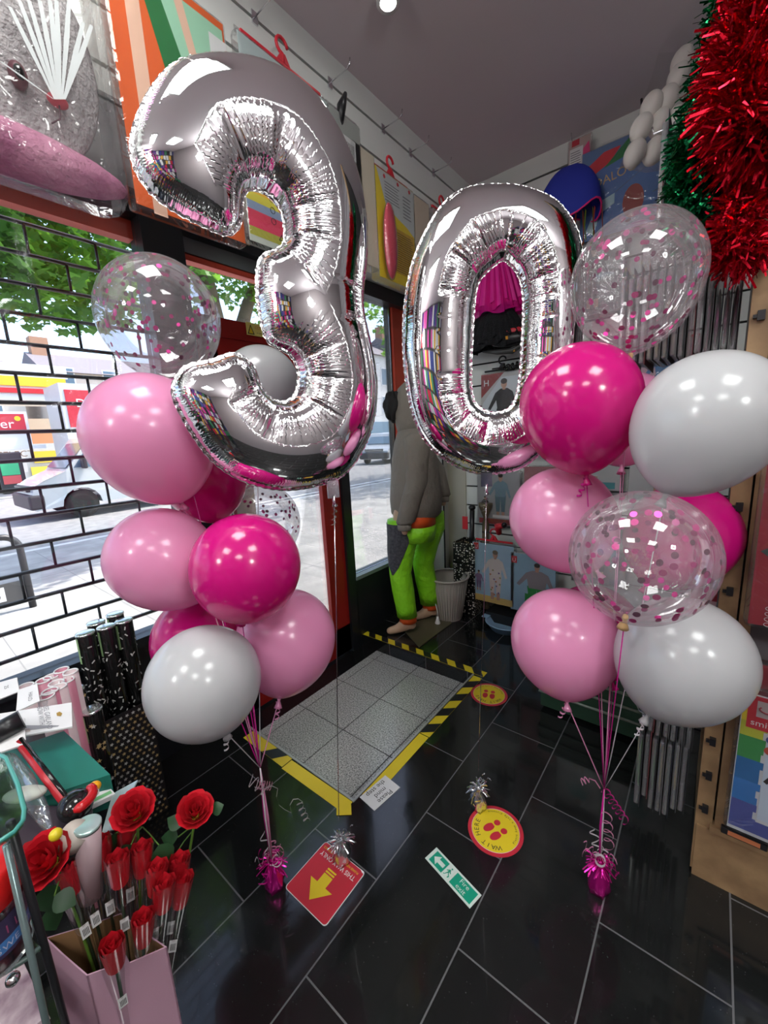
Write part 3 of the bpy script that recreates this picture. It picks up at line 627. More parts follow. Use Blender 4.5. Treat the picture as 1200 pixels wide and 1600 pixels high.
# ================================================================== LATEX BALLOONS
lp_pink = latex('latex_pink', srgb(243,160,203)); lp_hot = latex('latex_hot_pink', srgb(218,22,132),.16); lp_white = latex('latex_white', srgb(202,203,205),.2)
lp_clear = clear('latex_clear', tint=(.95,.94,.95), gloss=.5, base=.05, rough=.02, haze=.10, hazecol=(.8,.75,.78))
gold = C('knot_clear',215,175,120,.4)
conf_a = mat('confetti_hot', srgb(214,30,140), .25,.5); conf_b = mat('confetti_dark', srgb(120,25,80), .25,.5)
rib = {'pink':C('ribbon_pink',228,150,190,.3),'hot':C('ribbon_magenta',205,20,140,.25),'white':C('ribbon_white',215,210,215,.3)}
def balloon(label, c_px, t, r, knot_px, kt, kind, tie, ribcol, asp=1.22, curl=True, seed=0):
    """envelope, knot and ribbon; c_px the middle of the outline, knot_px where it is tied, tie where its ribbon joins the bundle"""
    c=at(*c_px,t); k=at(*knot_px,kt); ax=(k-c).normalized()
    base=k.copy(); root=thing('balloon',base,label,'balloon')
    mt={'pink':lp_pink,'hot':lp_hot,'white':lp_white,'clear':lp_clear}[kind]
    prof=[]; n=30; Lb=r*(2*asp-1)  # distance centre to neck
    c0 = c - ax*(asp-1)*r*.55
    for i in range(n+1):
        a=PI*i/n; z=-math.cos(a)*r; rr=math.sin(a)*r
        if z>0: 
            f=z/r; z=f*r*(1+ (2*asp-2)); rr=r*(1-f**2.1)**.62*(1-.0*f)
        prof.append((max(rr,.004),z))
    neck=c0+ax*(r*(2*asp-1))
    m=M(); m.lathe([p for p in prof],mt,c0,ax,n=48,cap=True); m.build('envelope',root)
    kn={'clear':gold}.get(kind,mt); m=M(); m.lathe([(.005,-.006),(.006,0),(.004,.006),(.009,.018),(.012,.026),(.002,.022)],kn,neck,ax,n=12); m.build('knot',root)
    if kind=='clear':
        rnd=random.Random(seed); m=M(); u=ax.orthogonal().normalized(); w=ax.cross(u)
        for i in range(150):
            a=math.acos(rnd.uniform(-.95,.98)); th=rnd.random()*2*PI
            z=-math.cos(a)*r*.985; rr=math.sin(a)*r*.985
            if z>0: f=z/r; z=f*r*(2*asp-1); rr=r*.985*(1-f**2.1)**.62
            d=(u*math.cos(th)+w*math.sin(th)); p=c0+ax*z+d*rr; nn=(d*rr+ax*z*.6).normalized()+Vector((rnd.gauss(0,.12),rnd.gauss(0,.12),rnd.gauss(0,.12))); nn.normalize()
            e1=nn.orthogonal().normalized(); e2=nn.cross(e1); rad=.0064*rnd.choice((1,1,1,.95)); p=p-nn*.0006
            m.disc(p,e1*rad,e2*rad,conf_a if rnd.random()<.55 else conf_b,n=10)
        o=m.build('confetti',root,keep=True); o['kind']='stuff'
    tie=Vector(tie); m=M(); p0=neck+ax*.006
    mid=p0.lerp(tie,.5)
    m.tube([p0,p0.lerp(tie,.3),mid,p0.lerp(tie,.8),tie],.0016,rib[ribcol],n=5,flat=.4)
    if curl:
        q=neck+ax*.01; e=q+Vector((random.uniform(-.02,.02),random.uniform(-.02,.02),-.045)); m.ribbon(helix(q,e,.008,3,40),.005,rib[ribcol],side=(0,0,1))
    m.build('ribbon',root,keep=True)
    return root
tL=Vector((WL[0],WL[1],.44)); tR=Vector((WR[0],WR[1],.36)); wl=Vector((WL[0],WL[1],.12)); wr=Vector((WR[0],WR[1],.12))
R=.147
# left bouquet
balloon('clear confetti balloon at the top of the left bouquet, in front of the grille',(251,500),1.15,.160,(262,608),1.17,'clear',tL,'hot',1.05,False,1)
balloon('large pale pink balloon below the confetti one at the left window',(238,686),1.07,.1555,(292,802),1.17,'pink',tL,'pink',1.14)
balloon('pearl white balloon behind the numeral 3, in front of the red door',(409,604),1.46,.135,(400,690),1.40,'white',tL,'white',1.1,False)
balloon('hot pink balloon almost hidden behind the large pale pink one',(318,742),1.34,.137,(345,825),1.33,'hot',tL,'hot',1.15,False)
balloon('pale pink balloon with visible ribbon knot above it, left of the hot pink one',(256,874),1.13,.138,(352,938),1.16,'pink',tL,'pink',1.13,False)
balloon('round hot pink balloon in front of the left bouquet',(385,888),1.03,.135,(376,988),1.10,'hot',tL,'hot',1.07,False)
balloon('confetti balloon just beneath the numeral 3',(402,820),1.60,.165,(372,900),1.52,'clear',tL,'hot',1.08,False,2)
balloon('pale pink balloon lowest on the door side of the left bouquet',(447,1000),1.24,.149,(436,1092),1.20,'pink',tL,'pink',1.08)
balloon('hot pink balloon peeping out above the lowest white balloon',(312,1000),1.31,.141,(355,1070),1.2,'hot',tL,'hot',1.1,False)
balloon('pearl white balloon lowest in the left bouquet over the black floor',(320,1066),.99,.1325,(358,1158),1.03,'white',tL,'white',1.05)
# right bouquet
balloon('clear confetti balloon highest in the right bouquet, near the tinsel',(992,441),.955,.140,(985,562),.99,'clear',tR,'pink',1.12,False,3)
balloon('hot pink balloon overlapping the numeral 0',(905,636),1.01,.141,(917,752),1.03,'hot',tR,'hot',1.15)
balloon('large pearl white balloon at the right edge, tilted up',(1100,662),.79,.1255,(1036,782),.84,'white',tR,'white',1.14,False)
balloon('pale pink balloon mostly hidden behind the large tilted white one',(975,655),1.22,.130,(970,745),1.18,'pink',tR,'pink',1.1,False)
balloon('pale pink balloon half behind the confetti one, beneath the numeral 0',(879,812),1.18,.145,(935,895),1.12,'pink',tR,'pink',1.1,False)
balloon('hot pink balloon peeping out behind the pink-filled confetti balloon',(1062,838),1.15,.140,(1010,915),1.15,'hot',tR,'hot',1.13,False)
balloon('confetti balloon in the middle of the right bouquet',(1000,872),.80,.130,(972,985),.86,'clear',tR,'hot',1.05,False,4)
balloon('pale pink balloon lowest on the left side of the right bouquet',(882,1003),1.17,.148,(886,1096),1.15,'pink',tR,'pink',1.07)
balloon('pearl white balloon lowest on the right side of the right bouquet',(1064,1030),.95,.138,(1008,1125),.985,'white',tR,'white',1.1)
balloon('hot pink balloon wedged behind the two lowest right ones',(928,985),1.38,.146,(955,1060),1.34,'hot',tR,'hot',1.1,False)
# weights with foil skirts, and the bundled ribbon above them
def weight(name,label,x,y,mt,mtr,curls,tie,seed,h=.10):
    rnd=random.Random(seed); root=thing(name,(x,y,0),label,'balloon weight')
    m=M(); n=20; rs=[]
    for z,r in ((0.0,.018),(.002,.026),(.02,.030),(h*.55,.028),(h*.85,.016),(h,.009),(h+.01,.007)):
        rs.append([(x+r*(1+.13*math.sin(5*a+z*60)+.06*math.sin(11*a))*math.cos(a),y+r*(1+.13*math.sin(5*a+z*60)+.06*math.sin(11*a))*math.sin(a),z) for a in np.linspace(0,2*PI,n,endpoint=False)])
    m.rings(rs,mt); m.build('wrapped_base',root)
    m=M()
    for i in range(90):
        a=rnd.random()*2*PI; el=rnd.uniform(-.2,1.4); l=rnd.uniform(.03,.055); p=Vector((x,y,h)); d=Vector((math.cos(a)*math.cos(el),math.sin(a)*math.cos(el),math.sin(el)))
        q=[p+d*l*t+Vector((0,0,-.022*t*t))+Vector((rnd.gauss(0,.002),rnd.gauss(0,.002),0)) for t in (0,.35,.7,1)]
        m.ribbon(q,.0035,mt,side=d.cross(Vector((rnd.gauss(0,1),rnd.gauss(0,1),rnd.gauss(0,1)))))
    m.build('foil_fringe',root,keep=True)
    for i in range(curls):
        a=rnd.random()*2*PI; mm=mtr[i%len(mtr)]; p=Vector((x,y,h+.01)); q=p+Vector((math.cos(a)*.05,math.sin(a)*.05,rnd.uniform(-.06,.06)))
        m=M(); m.ribbon(helix(p,q,.016,rnd.uniform(1.5,3.5),50),.005,mm,side=(0,0,1)); m.build('curled_ribbon',root,keep=True)
    if tie is not None:
        m=M()
        for k,mm in enumerate(mtr*2):
            o_=Vector((rnd.gauss(0,.004),rnd.gauss(0,.004),0)); m.tube([Vector((x,y,h))+o_*.3,Vector((x,y,h)).lerp(tie,.5)+o_,tie],.0024,mm,n=5,flat=.5)
        m.build('gathered_ribbon',root)
    return root
mag = mat('magenta_foil', srgb(214,30,150), .22, .7); silv = mat('silver_wrap',(.75,.76,.78),.2,.95)
weight('balloon_weight','magenta foil balloon weight with pink curls beneath the left bouquet',WL[0],WL[1],mag,[rib['white'],rib['hot'],rib['pink']],9,tL,1,.10)
weight('balloon_weight','magenta foil balloon weight with pink curls beneath the right bouquet',WR[0],WR[1],mag,[rib['hot'],rib['pink'],rib['white']],9,tR,2,.10)
weight('balloon_weight','silver foil balloon weight standing on the red arrow sign',W3[0],W3[1],silv,[foilrib],1,None,3,.085)
weight('balloon_weight','silver foil balloon weight standing on the nearer round wait sticker',W0[0],W0[1],silv,[foilrib],3,None,4,.085)
# loose curls hanging from the bundles
def curl(label,pts,mm,cat='ribbon'):
    m=M(); P_=[Vector(p) for p in pts]; m.ribbon(P_,.006,mm,side=(0.3,-.3,1)); o=based(m,'curling_ribbon',P_[0],label=label,cat=cat); return o
p=tL; T_=1.19
c1=[at(x,y,T_) for x,y in [(398,1230),(412,1233),(425,1228),(434,1232),(432,1245),(436,1258),(445,1265),(455,1270)]]
curl('white ribbon tail reaching sideways from the left bundle towards the mat',c1,rib['white'])
c2=[at(x,y,T_) for x,y in [(455,1270),(453,1258),(458,1249),(466,1248),(473,1253)]]+helix(at(468,1256,T_),at(480,1284,T_),.009,3.5,50,0)
curl('loose white spiral end of ribbon hanging over the floor left of the mat',c2,rib['white'])
curl('white coiled ribbon loop around the tie of the left bundle',helix(at(390,1218,T_),at(418,1236,T_),.016,3,60,0),rib['white'])
curl('pale pink spiral ribbon hugging the tie of the left bundle',helix(at(402,1226,T_),at(424,1228,T_),.011,6,90,0),rib['pink'])
T2=1.12
curl('magenta spiral ribbon hanging right of the tie of the right bundle',helix(at(945,1235,T2),at(978,1284,T2),.010,6,90,0),rib['hot'])
curl('pale pink loose spiral ribbon over the right weight',helix(at(948,1270,T2),at(952,1325,T2),.012,4,80,0),rib['pink'])
curl('pale pink ribbon bow with curled end left of the right tie',[at(938,1232,T2),at(930,1220,T2),at(920,1216,T2)]+helix(at(918,1218,T2),at(908,1222,T2),.008,2,30,0),rib['pink'])
# ================================================================== FLOOR STICKERS AND TAPES
def fl(px,py,z=0): return atz(px,py,z)
# hazard tapes round the recess
def tape(label, p0, p1, w, side, yellow_from=0.0, striped=(0,1), z=.0012):
    """p0->p1 along the floor; side = direction of its width"""
    p0,p1,sd_=Vector(p0),Vector(p1),Vector(side).normalized(); d=(p1-p0); Lt=d.length; d.normalize(); m=M(); up_=Vector((0,0,z))
    m.prism([p0,p1,p1+sd_*w,p0+sd_*w],up_,yellow)
    n=max(2,int(Lt/.115))
    for i in range(n):
        a=i/n; b_=(i+.5)/n
        if not (striped[0]<=a<striped[1]): continue
        q0=p0+d*(a*Lt); q1=p0+d*(b_*Lt); sh=d*w*.8
        pts=[q0+up_*1.25,q1+up_*1.25,q1+sd_*w+sh+up_*1.25,q0+sd_*w+sh+up_*1.25]
        lim=p1
        pts=[p if (p-p0).dot(d)<=Lt else p-d*((p-p0).dot(d)-Lt) for p in pts]
        m.poly(pts,black)
    return based(m,'hazard_tape',p0,label=label,cat='tape')
tape('yellow tape with black stripes along the near edge of the mat recess',(-1.66,RY0-.062,0),(-1.36,RY0-.062,0),.055,(0,1,0),striped=(.12,1))
tape('plain yellow tape along the near edge of the mat recess',(-1.355,RY0-.068,0),(-.99,RY0-.062,0),.055,(0,1,0),striped=(2,2))
tape('folded yellow tape end at the near corner of the mat recess',(-1.0,RY0-.085,0.0016),(-.955,RY0-.05,0.0016),.045,(-1,1,0),striped=(2,2))
tape('plain yellow tape along the right edge of the mat recess, beside the paper note',(RX1+.008,RY0+.04,0),(RX1+.008,1.38,0),.05,(1,0,0),striped=(2,2))
tape('black and yellow striped tape along the right edge of the mat recess',(RX1+.008,1.385,0),(RX1+.008,1.945,0),.052,(1,0,0),striped=(0,1))
tape('black and yellow striped tape along the far edge of the mat recess',(RX1+.06,RY1+.008,0),(-1.86,RY1+.008,0),.052,(0,1,0),striped=(0,1))
# paper note
def frame_uv(o,u_,v_):
    o=Vector(o);u_=Vector(u_);v_=Vector(v_); return lambda a,b,z=0: o+u_*a+v_*b+Vector((0,0,z))
P00,P10,P01 = fl(602,1212),fl(562,1246),fl(626,1230)   # bottom-left, bottom-right, top-left of the writing
u_=(P10-P00); v_=(P01-P00); v_ = v_ - u_*(v_.dot(u_)/u_.length_squared)
f=frame_uv(P00,u_,v_); m=M(); m.prism([f(0,0),f(1,0),f(1,1),f(0,1)],(0,0,.0022),paper)
for tx,yy,s in (('Please',.72,.27),('mind',.42,.27),('the step',.10,.27)): m.text(tx,f(.5,yy,.0028),u_,v_,s*v_.length*1.25,ink)
based(m,'paper_note',P00,label='white handwritten paper note reading Please mind the step beside the mat',cat='note')
# red arrow sign
A_,B_,C_ = fl(571,1364.5),fl(509,1314.6),fl(444.5,1387)
u_=B_-A_; v_=C_-B_; v_=v_-u_*(v_.dot(u_)/u_.length_squared); f=frame_uv(A_,u_,v_)
def rrect(f,a0,b0,a1,b1,r,ra,z):
    P_=[]
    for cx,cy,s in ((a1-r,b0+r*ra,-PI/2),(a1-r,b1-r*ra,0),(a0+r,b1-r*ra,PI/2),(a0+r,b0+r*ra,PI)):
        for k in range(5): P_.append(f(cx+r*math.cos(s+k*PI/8),cy+r*ra*math.sin(s+k*PI/8),z))
    return P_
ar=u_.length/v_.length
m=M(); m.prism(rrect(f,0,0,1,1,.06,ar,0),(0,0,.0015),paper); m.poly(rrect(f,.012,.01,.988,.99,.055,ar,.0019),redprint)
m.poly([f(.0,.03,.0022),f(.03,.0,.0022),f(.12,.0,.0022),f(.05,.035,.0022)],paper)
UL=u_.length; m.text('PLEASE KEEP A',f(.27,.075,.0024),u_,v_,UL*.055,yellow); m.text('SAFE DISTANCE',f(.75,.075,.0024),u_,v_,UL*.055,yellow)
m.text('THIS WAY ONLY',f(.5,.16,.0024),u_,v_,UL*.115,paper,.95)
def arr(pts): m.poly([f(a,b,.0025) for a,b in pts],yellow)
arr([(.5,.88),(.76,.60),(.60,.60),(.60,.42),(.40,.42),(.40,.60),(.24,.60)]); arr([(.40,.37),(.60,.37),(.60,.40),(.40,.40)]); arr([(.40,.32),(.60,.32),(.60,.35),(.40,.35)])
based(m,'floor_sign',A_,label='red rectangular floor sign reading THIS WAY ONLY with a yellow arrow',cat='sign')
# round stickers
def wait_sticker(c,r,upv,label):
    c=Vector(c); v_=Vector(upv).normalized(); u_=Vector((v_.y,-v_.x,0)); m=M()
    P_=lambda a,b,z: c+u_*a+v_*b+Vector((0,0,z))
    m.prism([P_(r*math.cos(t),r*math.sin(t),0) for t in np.linspace(0,2*PI,48,endpoint=False)],(0,0,.0012),redprint)
    m.disc(P_(0,0,.0015),u_*r*.85,v_*r*.85,yellow,40)
    m.tube([P_(r*.86*math.cos(t),r*.86*math.sin(t),.0014) for t in np.linspace(0,2*PI,48,endpoint=False)],.0007,paper,n=4,close=True)
    for s in (-1,1):
        m.disc(P_(s*.19*r,.14*r,.0018),u_*r*.14,v_*r*.24,redprint,20); m.disc(P_(s*.19*r,-.24*r,.0018),u_*r*.115,v_*r*.125,redprint,16)
        m.poly([P_(s*.19*r-.16*r,-.10*r,.0019),P_(s*.19*r+.16*r,-.10*r,.0019),P_(s*.19*r+.16*r,-.06*r,.0019),P_(s*.19*r-.16*r,-.06*r,.0019)],yellow)
    def arc(tx,a0,a1,rad,size,flip):
        for i,ch in enumerate(tx):
            if ch==' ': continue
            a=a0+(a1-a0)*i/(len(tx)-1); d=u_*math.cos(a)+v_*math.sin(a); tu=(u_*math.sin(a)-v_*math.cos(a)); 
            if flip: m.text(ch,c+d*rad+Vector((0,0,.0019)),-tu,-d,size,ink)
            else: m.text(ch,c+d*rad+Vector((0,0,.0019)),tu,d,size,ink)
    arc('WAIT HERE',math.radians(150),math.radians(30),r*.60,r*.24,False)
    arc('Please keep a safe distance',math.radians(200),math.radians(340),r*.78,r*.12,True)
    return based(m,'floor_sticker',c,label=label,cat='sticker')
c1_=fl(774,1297); wait_sticker(c1_,(fl(818,1297)-c1_).length*.97,(fl(735,1318)-c1_),'larger round yellow and red WAIT HERE footprint sticker with the silver weight')
c2_=fl(764,1085); wait_sticker(c2_,(fl(793,1087)-c2_).length*1.0,(fl(760,1105)-c2_),'farther round yellow and red WAIT HERE footprint sticker near the mat corner')
# fire exit sign
A_,B_,C_=fl(664,1341),fl(734,1420),fl(682,1324); u_=B_-A_; v_=C_-A_; v_=v_-u_*(v_.dot(u_)/u_.length_squared); f=frame_uv(A_,u_,v_); g_=C('exit_green',15,150,120,.4)
m=M(); m.prism([f(0,0),f(1,0),f(1,1),f(0,1)],(0,0,.0012),C('sign_pale',205,220,212,.4)); q=.0016
m.poly([f(.06,.12,q),f(.50,.12,q),f(.50,.88,q),f(.06,.88,q)],g_); m.poly([f(.53,.12,q),f(.96,.12,q),f(.96,.88,q),f(.53,.88,q)],g_)
pale=C('sign_pale',205,220,212); q=.002
m.poly([f(.09,.5,q),f(.19,.82,q),f(.19,.62,q),f(.32,.62,q),f(.32,.38,q),f(.19,.38,q),f(.19,.18,q)],pale)
m.poly([f(.35,.12,q),f(.50,.12,q),f(.50,.88,q),f(.35,.88,q)],pale); q=.0023   # running figure
m.disc(f(.44,.76,q),u_*.014,v_*.055,g_,12)
for pts in ([(.415,.66),(.445,.66),(.44,.42),(.41,.42)],[(.415,.64),(.38,.52),(.39,.48),(.42,.58)],[(.44,.62),(.475,.50),(.465,.46),(.43,.55)],[(.41,.44),(.43,.44),(.395,.20),(.365,.20),(.375,.24),(.39,.25)],[(.425,.44),(.445,.44),(.485,.30),(.47,.18),(.455,.2),(.462,.3)]): m.poly([f(a,b,q) for a,b in pts],g_)
m.text('Fire',f(.73,.56,.0023),u_,v_,.38*v_.length,pale,1.1); m.text('exit',f(.73,.20,.0023),u_,v_,.38*v_.length,pale,1.1)
based(m,'exit_sign',A_,label='green Fire exit sign with arrow stuck on the black floor',cat='sign')

# ================================================================== MANNEQUIN
mb=Vector((-1.55,2.27,0)); MN=thing('mannequin',mb,'barefoot mannequin in grey hoodie and neon green trousers facing the window','mannequin')
Fd=Vector((-.74,-.67,0)).normalized(); Sd=Vector((.67,-.74,0)).normalized(); Zv=Vector((0,0,1))
khaki=C('base_khaki',92,86,64,.4); m=M(); m.prism([Vector((*fl(655,1012).xy,0)),Vector((*fl(706,974).xy,0)),Vector((-1.56,2.56,0)),Vector((-1.70,2.20,0))],(0,0,.006),khaki); m.build('base_plate',MN)
def pm(px,py,t): return at(px,py,t)
hipA=Vector((-1.585,2.13,.80)); hipB=Vector((-1.50,2.33,.82)); ankA=Vector((-1.60,2.165,.085)); ankB=Vector((-1.585,2.44,.085)); kneeA=hipA.lerp(ankA,.48)+Fd*.035; kneeB=hipB.lerp(ankB,.48)+Fd*.05
pel=(hipA+hipB)/2+Zv*.06
she=Vector((-1.56,2.26,0)); chest=Vector((she.x,she.y,1.22)); neck=Vector((she.x,she.y,1.44))+Fd*.01; head=neck+Vector((0,0,.14))+Fd*.03
shA=Vector((she.x,she.y,1.37))+Sd*.15; shB=Vector((she.x,she.y,1.37))-Sd*.15
cufA=pm(632,822,2.60); cufB=pm(692,778,2.88); elA=shA.lerp(cufA,.5)-Fd*.04; elB=shB.lerp(cufB,.5)-Fd*.05
# continuous body grown with a skin modifier
vs=[pel,chest,neck,head,head+Zv*.08, hipA,kneeA,ankA,ankA+Fd*.05-Zv*.045,ankA+Fd*.16-Zv*.065, hipB,kneeB,ankB,ankB+Fd*.05-Zv*.045,ankB+Fd*.16-Zv*.065, shA,elA,cufA,cufA-Zv*.06, shB,elB,cufB,cufB-Zv*.06, ankA-Fd*.045-Zv*.05, ankB-Fd*.045-Zv*.05]
ed=[(0,1),(1,2),(2,3),(3,4),(0,5),(5,6),(6,7),(7,8),(8,9),(0,10),(10,11),(11,12),(12,13),(13,14),(1,15),(15,16),(16,17),(17,18),(1,19),(19,20),(20,21),(21,22),(7,23),(12,24)]
rad=[.12,.13,.05,.085,.07,.08,.052,.036,.036,.024,.08,.052,.036,.036,.024,.055,.04,.026,.02,.055,.04,.026,.02,.030,.030]
me=bpy.data.meshes.new('body'); me.from_pydata([tuple(v-mb) for v in vs],ed,[]); me.materials.append(skin); bo=bpy.data.objects.new('body',me); COL.objects.link(bo); bo.parent=MN
bo.modifiers.new('skin','SKIN'); 
for i,r in enumerate(rad): me.skin_vertices[0].data[i].radius=(r,r)
me.skin_vertices[0].data[0].use_root=True
ss=bo.modifiers.new('sub','SUBSURF'); ss.levels=2; ss.render_levels=2; bo.modifiers['skin'].use_smooth_shade=True
# trousers: neon green with a dark front panel, orange waist and cuffs
neon=bump(C('neon_green',150,235,40,.45),22,.8,.016); orng=C('neon_orange',240,95,35,.5); char=bump(mottle(C('dark_panel',70,72,78,.7),srgb(58,60,66),srgb(88,90,96),60),50,.5,.003)
def leg(h_,k,a,panel):
    m=M(); rs=[]; P_=[(h_+Zv*.04,.098),(h_-Zv*.08,.100),(h_.lerp(k,.6),.086),(k,.072),(k.lerp(a,.35),.074),(k.lerp(a,.7),.068),(k.lerp(a,.88),.068),(a+Zv*.055,.054)]
    for i,(c_,r) in enumerate(P_):
        c_=c_-Fd*.0; rs.append((c_,Sd*r*.92,Fd*r*1.05))
    m.loft(rs,neon,24); o=m.build('trouser_leg',MN)
    m=M(); m.loft([(a+Zv*.07,Sd*.052,Fd*.056),(a+Zv*.03,Sd*.056,Fd*.06),(a-Zv*.0,Sd*.054,Fd*.062)],orng,20); m.build('cuff',o)
    if panel:
        m=M(); R_=[]
        for c_,r,w in ((h_+Zv*.02,.103,2.3),(h_-Zv*.08,.104,2.3),(h_.lerp(k,.5),.094,1.9),(h_.lerp(k,.8),.084,1.1),(h_.lerp(k,.98),.078,.15)):
            R_.append([c_+Sd*r*.92*math.cos(b_)+Fd*r*1.05*math.sin(b_) for b_ in np.linspace(PI/4-w/2,PI/4+w/2,12)])
        m.rings(R_,char,cap=False,wrap=False); m.build('dark_panel',o,keep=True)
leg(hipA,kneeA,ankA,True); leg(hipB,kneeB,ankB,False)
m=M(); m.loft([(pel+Zv*.03,Sd*.165,Fd*.125),(pel-Zv*.02,Sd*.172,Fd*.13),(pel-Zv*.07,Sd*.176,Fd*.132)],orng,28); m.build('waistband',MN)
m=M(); m.loft([(pel-Zv*.06,Sd*.174,Fd*.131),(pel-Zv*.12,Sd*.176,Fd*.134),(pel-Zv*.18,Sd*.16,Fd*.12)],neon,28); m.build('trouser_seat',MN)
hood=bump(C('hoodie_grey',132,126,116,.9),11,.8,.022)
m=M(); ce=lambda z,f=0: Vector((she.x,she.y,z))+Fd*f
m.loft([(ce(.845),Sd*.175,Fd*.150),(ce(.87),Sd*.205,Fd*.172),(ce(.96),Sd*.212,Fd*.178),(ce(1.10),Sd*.212,Fd*.165),(ce(1.24),Sd*.212,Fd*.15),(ce(1.34),Sd*.20,Fd*.13),(ce(1.40),Sd*.15,Fd*.11),(ce(1.45),Sd*.09,Fd*.09)],hood,32); hb_=m.build('hoodie_body',MN)
m=M(); m.loft([(ce(1.40),Sd*.11,Fd*.10),(ce(1.46,-.0),Sd*.115,Fd*.115),(ce(1.54,-.0),Sd*.12,Fd*.125),(ce(1.62,-.005),Sd*.115,Fd*.12),(ce(1.69,-.01),Sd*.09,Fd*.10),(ce(1.73,-.015),Sd*.05,Fd*.06)],hood,28); m.build('hood',MN)
for s,e,c_ in ((shA,elA,cufA),(shB,elB,cufB)):
    m=M(); d=(c_-s).normalized(); a=Fd; b_=d.cross(a).normalized()
    m.loft([(s+Zv*.03,a*.05,b_*.05),(s,a*.085,b_*.08),(s.lerp(e,.5),a*.08,b_*.072),(e,a*.074,b_*.066),(e.lerp(c_,.6),a*.066,b_*.058),(c_.lerp(e,.1),a*.062,b_*.055),(c_+Zv*.01,a*.046,b_*.042)],hood,22); sl_=m.build('sleeve',MN)
    m=M(); m.loft([(c_+Zv*.025,a*.047,b_*.043),(c_-Zv*.02,a*.044,b_*.04),(c_-Zv*.03,a*.040,b_*.036)],hood,18); m.build('cuff',sl_)
m=M(); rnd=random.Random(3); hc=head+Fd*.085
rs=[]
for i in range(15):
    a=-PI/2+PI*i/14; ca,sa=max(math.cos(a),.02),math.sin(a); rs.append([hc+Vector((.062*ca*math.cos(b_),.062*ca*math.sin(b_),.095*sa))*(1+.16*math.sin(7*b_+3*i)*math.cos(2.3*i)) for b_ in np.linspace(0,2*PI,30,endpoint=False)])
m.rings(rs,mat('black_hair',(.01,.01,.01),.8))
m.build('curly_hair',MN)
# ================================================================== CORNER BINS
bc=(fl(688,955)+fl(735,960))/2; bc=Vector((-1.49,2.545,0)); taupe=C('bin_taupe',175,168,160,.5)
t=thing('waste_bin',bc,'woven grey plastic waste basket beside the mannequin','bin')
m=M(); n=40; rs=[]; H_=.33
def bring(z,r): return [bc+Vector((r*math.cos(a),r*math.sin(a),z)) for a in np.linspace(0,2*PI,n,endpoint=False)]
m.rings([bring(0,.10)]+[bring(.012+(H_-.012)*k/26,.10+.048*k/26+(.0016 if k%2 else 0)) for k in range(27)]+[bring(H_,.14)]+[bring(.012+(H_-.012)*k/10,.094+.048*k/10) for k in range(10,-1,-1)],taupe,cap=False); m.face([m.v(p) for p in bring(.012,.094)],taupe)
for k in range(n): 
    a=2*PI*k/n; m.tube([bc+Vector(((.102)*math.cos(a),.102*math.sin(a),.01)),bc+Vector((.151*math.cos(a),.151*math.sin(a),H_-.01))],.0022,taupe,n=4)
m.build('basket',t)
m=M(); m.tube([bc+Vector((.155*math.cos(a),.155*math.sin(a),H_)) for a in np.linspace(0,2*PI,n,endpoint=False)],.008,taupe,close=True); m.build('rim',t)
# spotted square tube box behind it
def starry(name, tall, c0, c1, dot, scale, thr):
    m_=mat(name,(.01,.01,.01),.3); N,L,b=nodes(m_); tc=N.new('ShaderNodeTexCoord'); vo=N.new('ShaderNodeTexVoronoi'); vo.inputs['Scale'].default_value=scale; vo.inputs['Randomness'].default_value=.55; L.new(tc.outputs['Object'],vo.inputs['Vector'])
    r=N.new('ShaderNodeMath'); r.operation='LESS_THAN'; r.inputs[1].default_value=thr; L.new(vo.outputs['Distance'],r.inputs[0])
    rc=N.new('ShaderNodeValToRGB'); rc.color_ramp.elements[0].color=(*c0,1); rc.color_ramp.elements[1].color=(*c1,1); L.new(vo.outputs['Color'],rc.inputs[0])
    mx=N.new('ShaderNodeMixRGB'); mx.inputs['Color1'].default_value=(.008,.008,.008,1); L.new(r.outputs[0],mx.inputs[0]); L.new(rc.outputs[0],mx.inputs['Color2']); L.new(mx.outputs[0],b.inputs['Base Color']); return m_
dotm=starry('dotted_black',0,srgb(200,180,140),srgb(240,240,235),0,60,.36)
bx0=Vector((-1.42,2.76,0)); t=thing('spotted_carton',bx0,'tall black carton with gold and white spots behind the waste basket','box')
m=M(); 
for (x0,x1,y0,y1) in ((-.09,.09,-.09,-.086),(-.09,.09,.086,.09),(-.09,-.086,-.09,.09),(.086,.09,-.09,.09)): m.bx(bx0.x+x0,bx0.x+x1,bx0.y+y0,bx0.y+y1,0,.56,dotm)
m.bx(bx0.x-.09,bx0.x+.09,bx0.y-.09,bx0.y+.09,0,.006,dotm); m.bx(bx0.x-.092,bx0.x+.092,bx0.y-.093,bx0.y-.09,.40,.41,blackgloss); m.build('carton',t)
m=M(); m.bx(bx0.x-.085,bx0.x+.085,bx0.y-.085,bx0.y+.085,.30,.302,C('kraft',150,130,100,.8)); m.build('lining',t)
a=Vector((-1.38,2.73,.31)); t=thing('toy_sword',a,'black toy sword handle with red tag standing in the spotted carton','toy')
m=M(); m.tube([a,a+Vector((.0,-.0,.28))],.012,chrome); m.build('blade',t)
m=M(); m.tube([a+Vector((0,0,.26)),a+Vector((0,0,.30)),a+Vector((.005,0,.50))],[.03,.019,.019],black,n=12); m.ell(a+Vector((.005,0,.52)),(.026,.026,.022),black); m.build('handle',t)
m=M(); m.box(a+Vector((-.05,-.01,.40)),(.045,.006,.10),redp,bev=.002); m.build('tag',t)
a=Vector((-1.30,2.80,0)); m=M(); m.lathe([(.030,.02),(.028,.02),(.026,.70),(.012,.74),(.05,.83),(.052,.86),(.04,.86)],mat('brass_old',srgb(130,118,95),.35,.6),a); based(m,'toy_trumpet',a,label='slim dull brass trumpet standing behind the spotted carton',cat='toy')
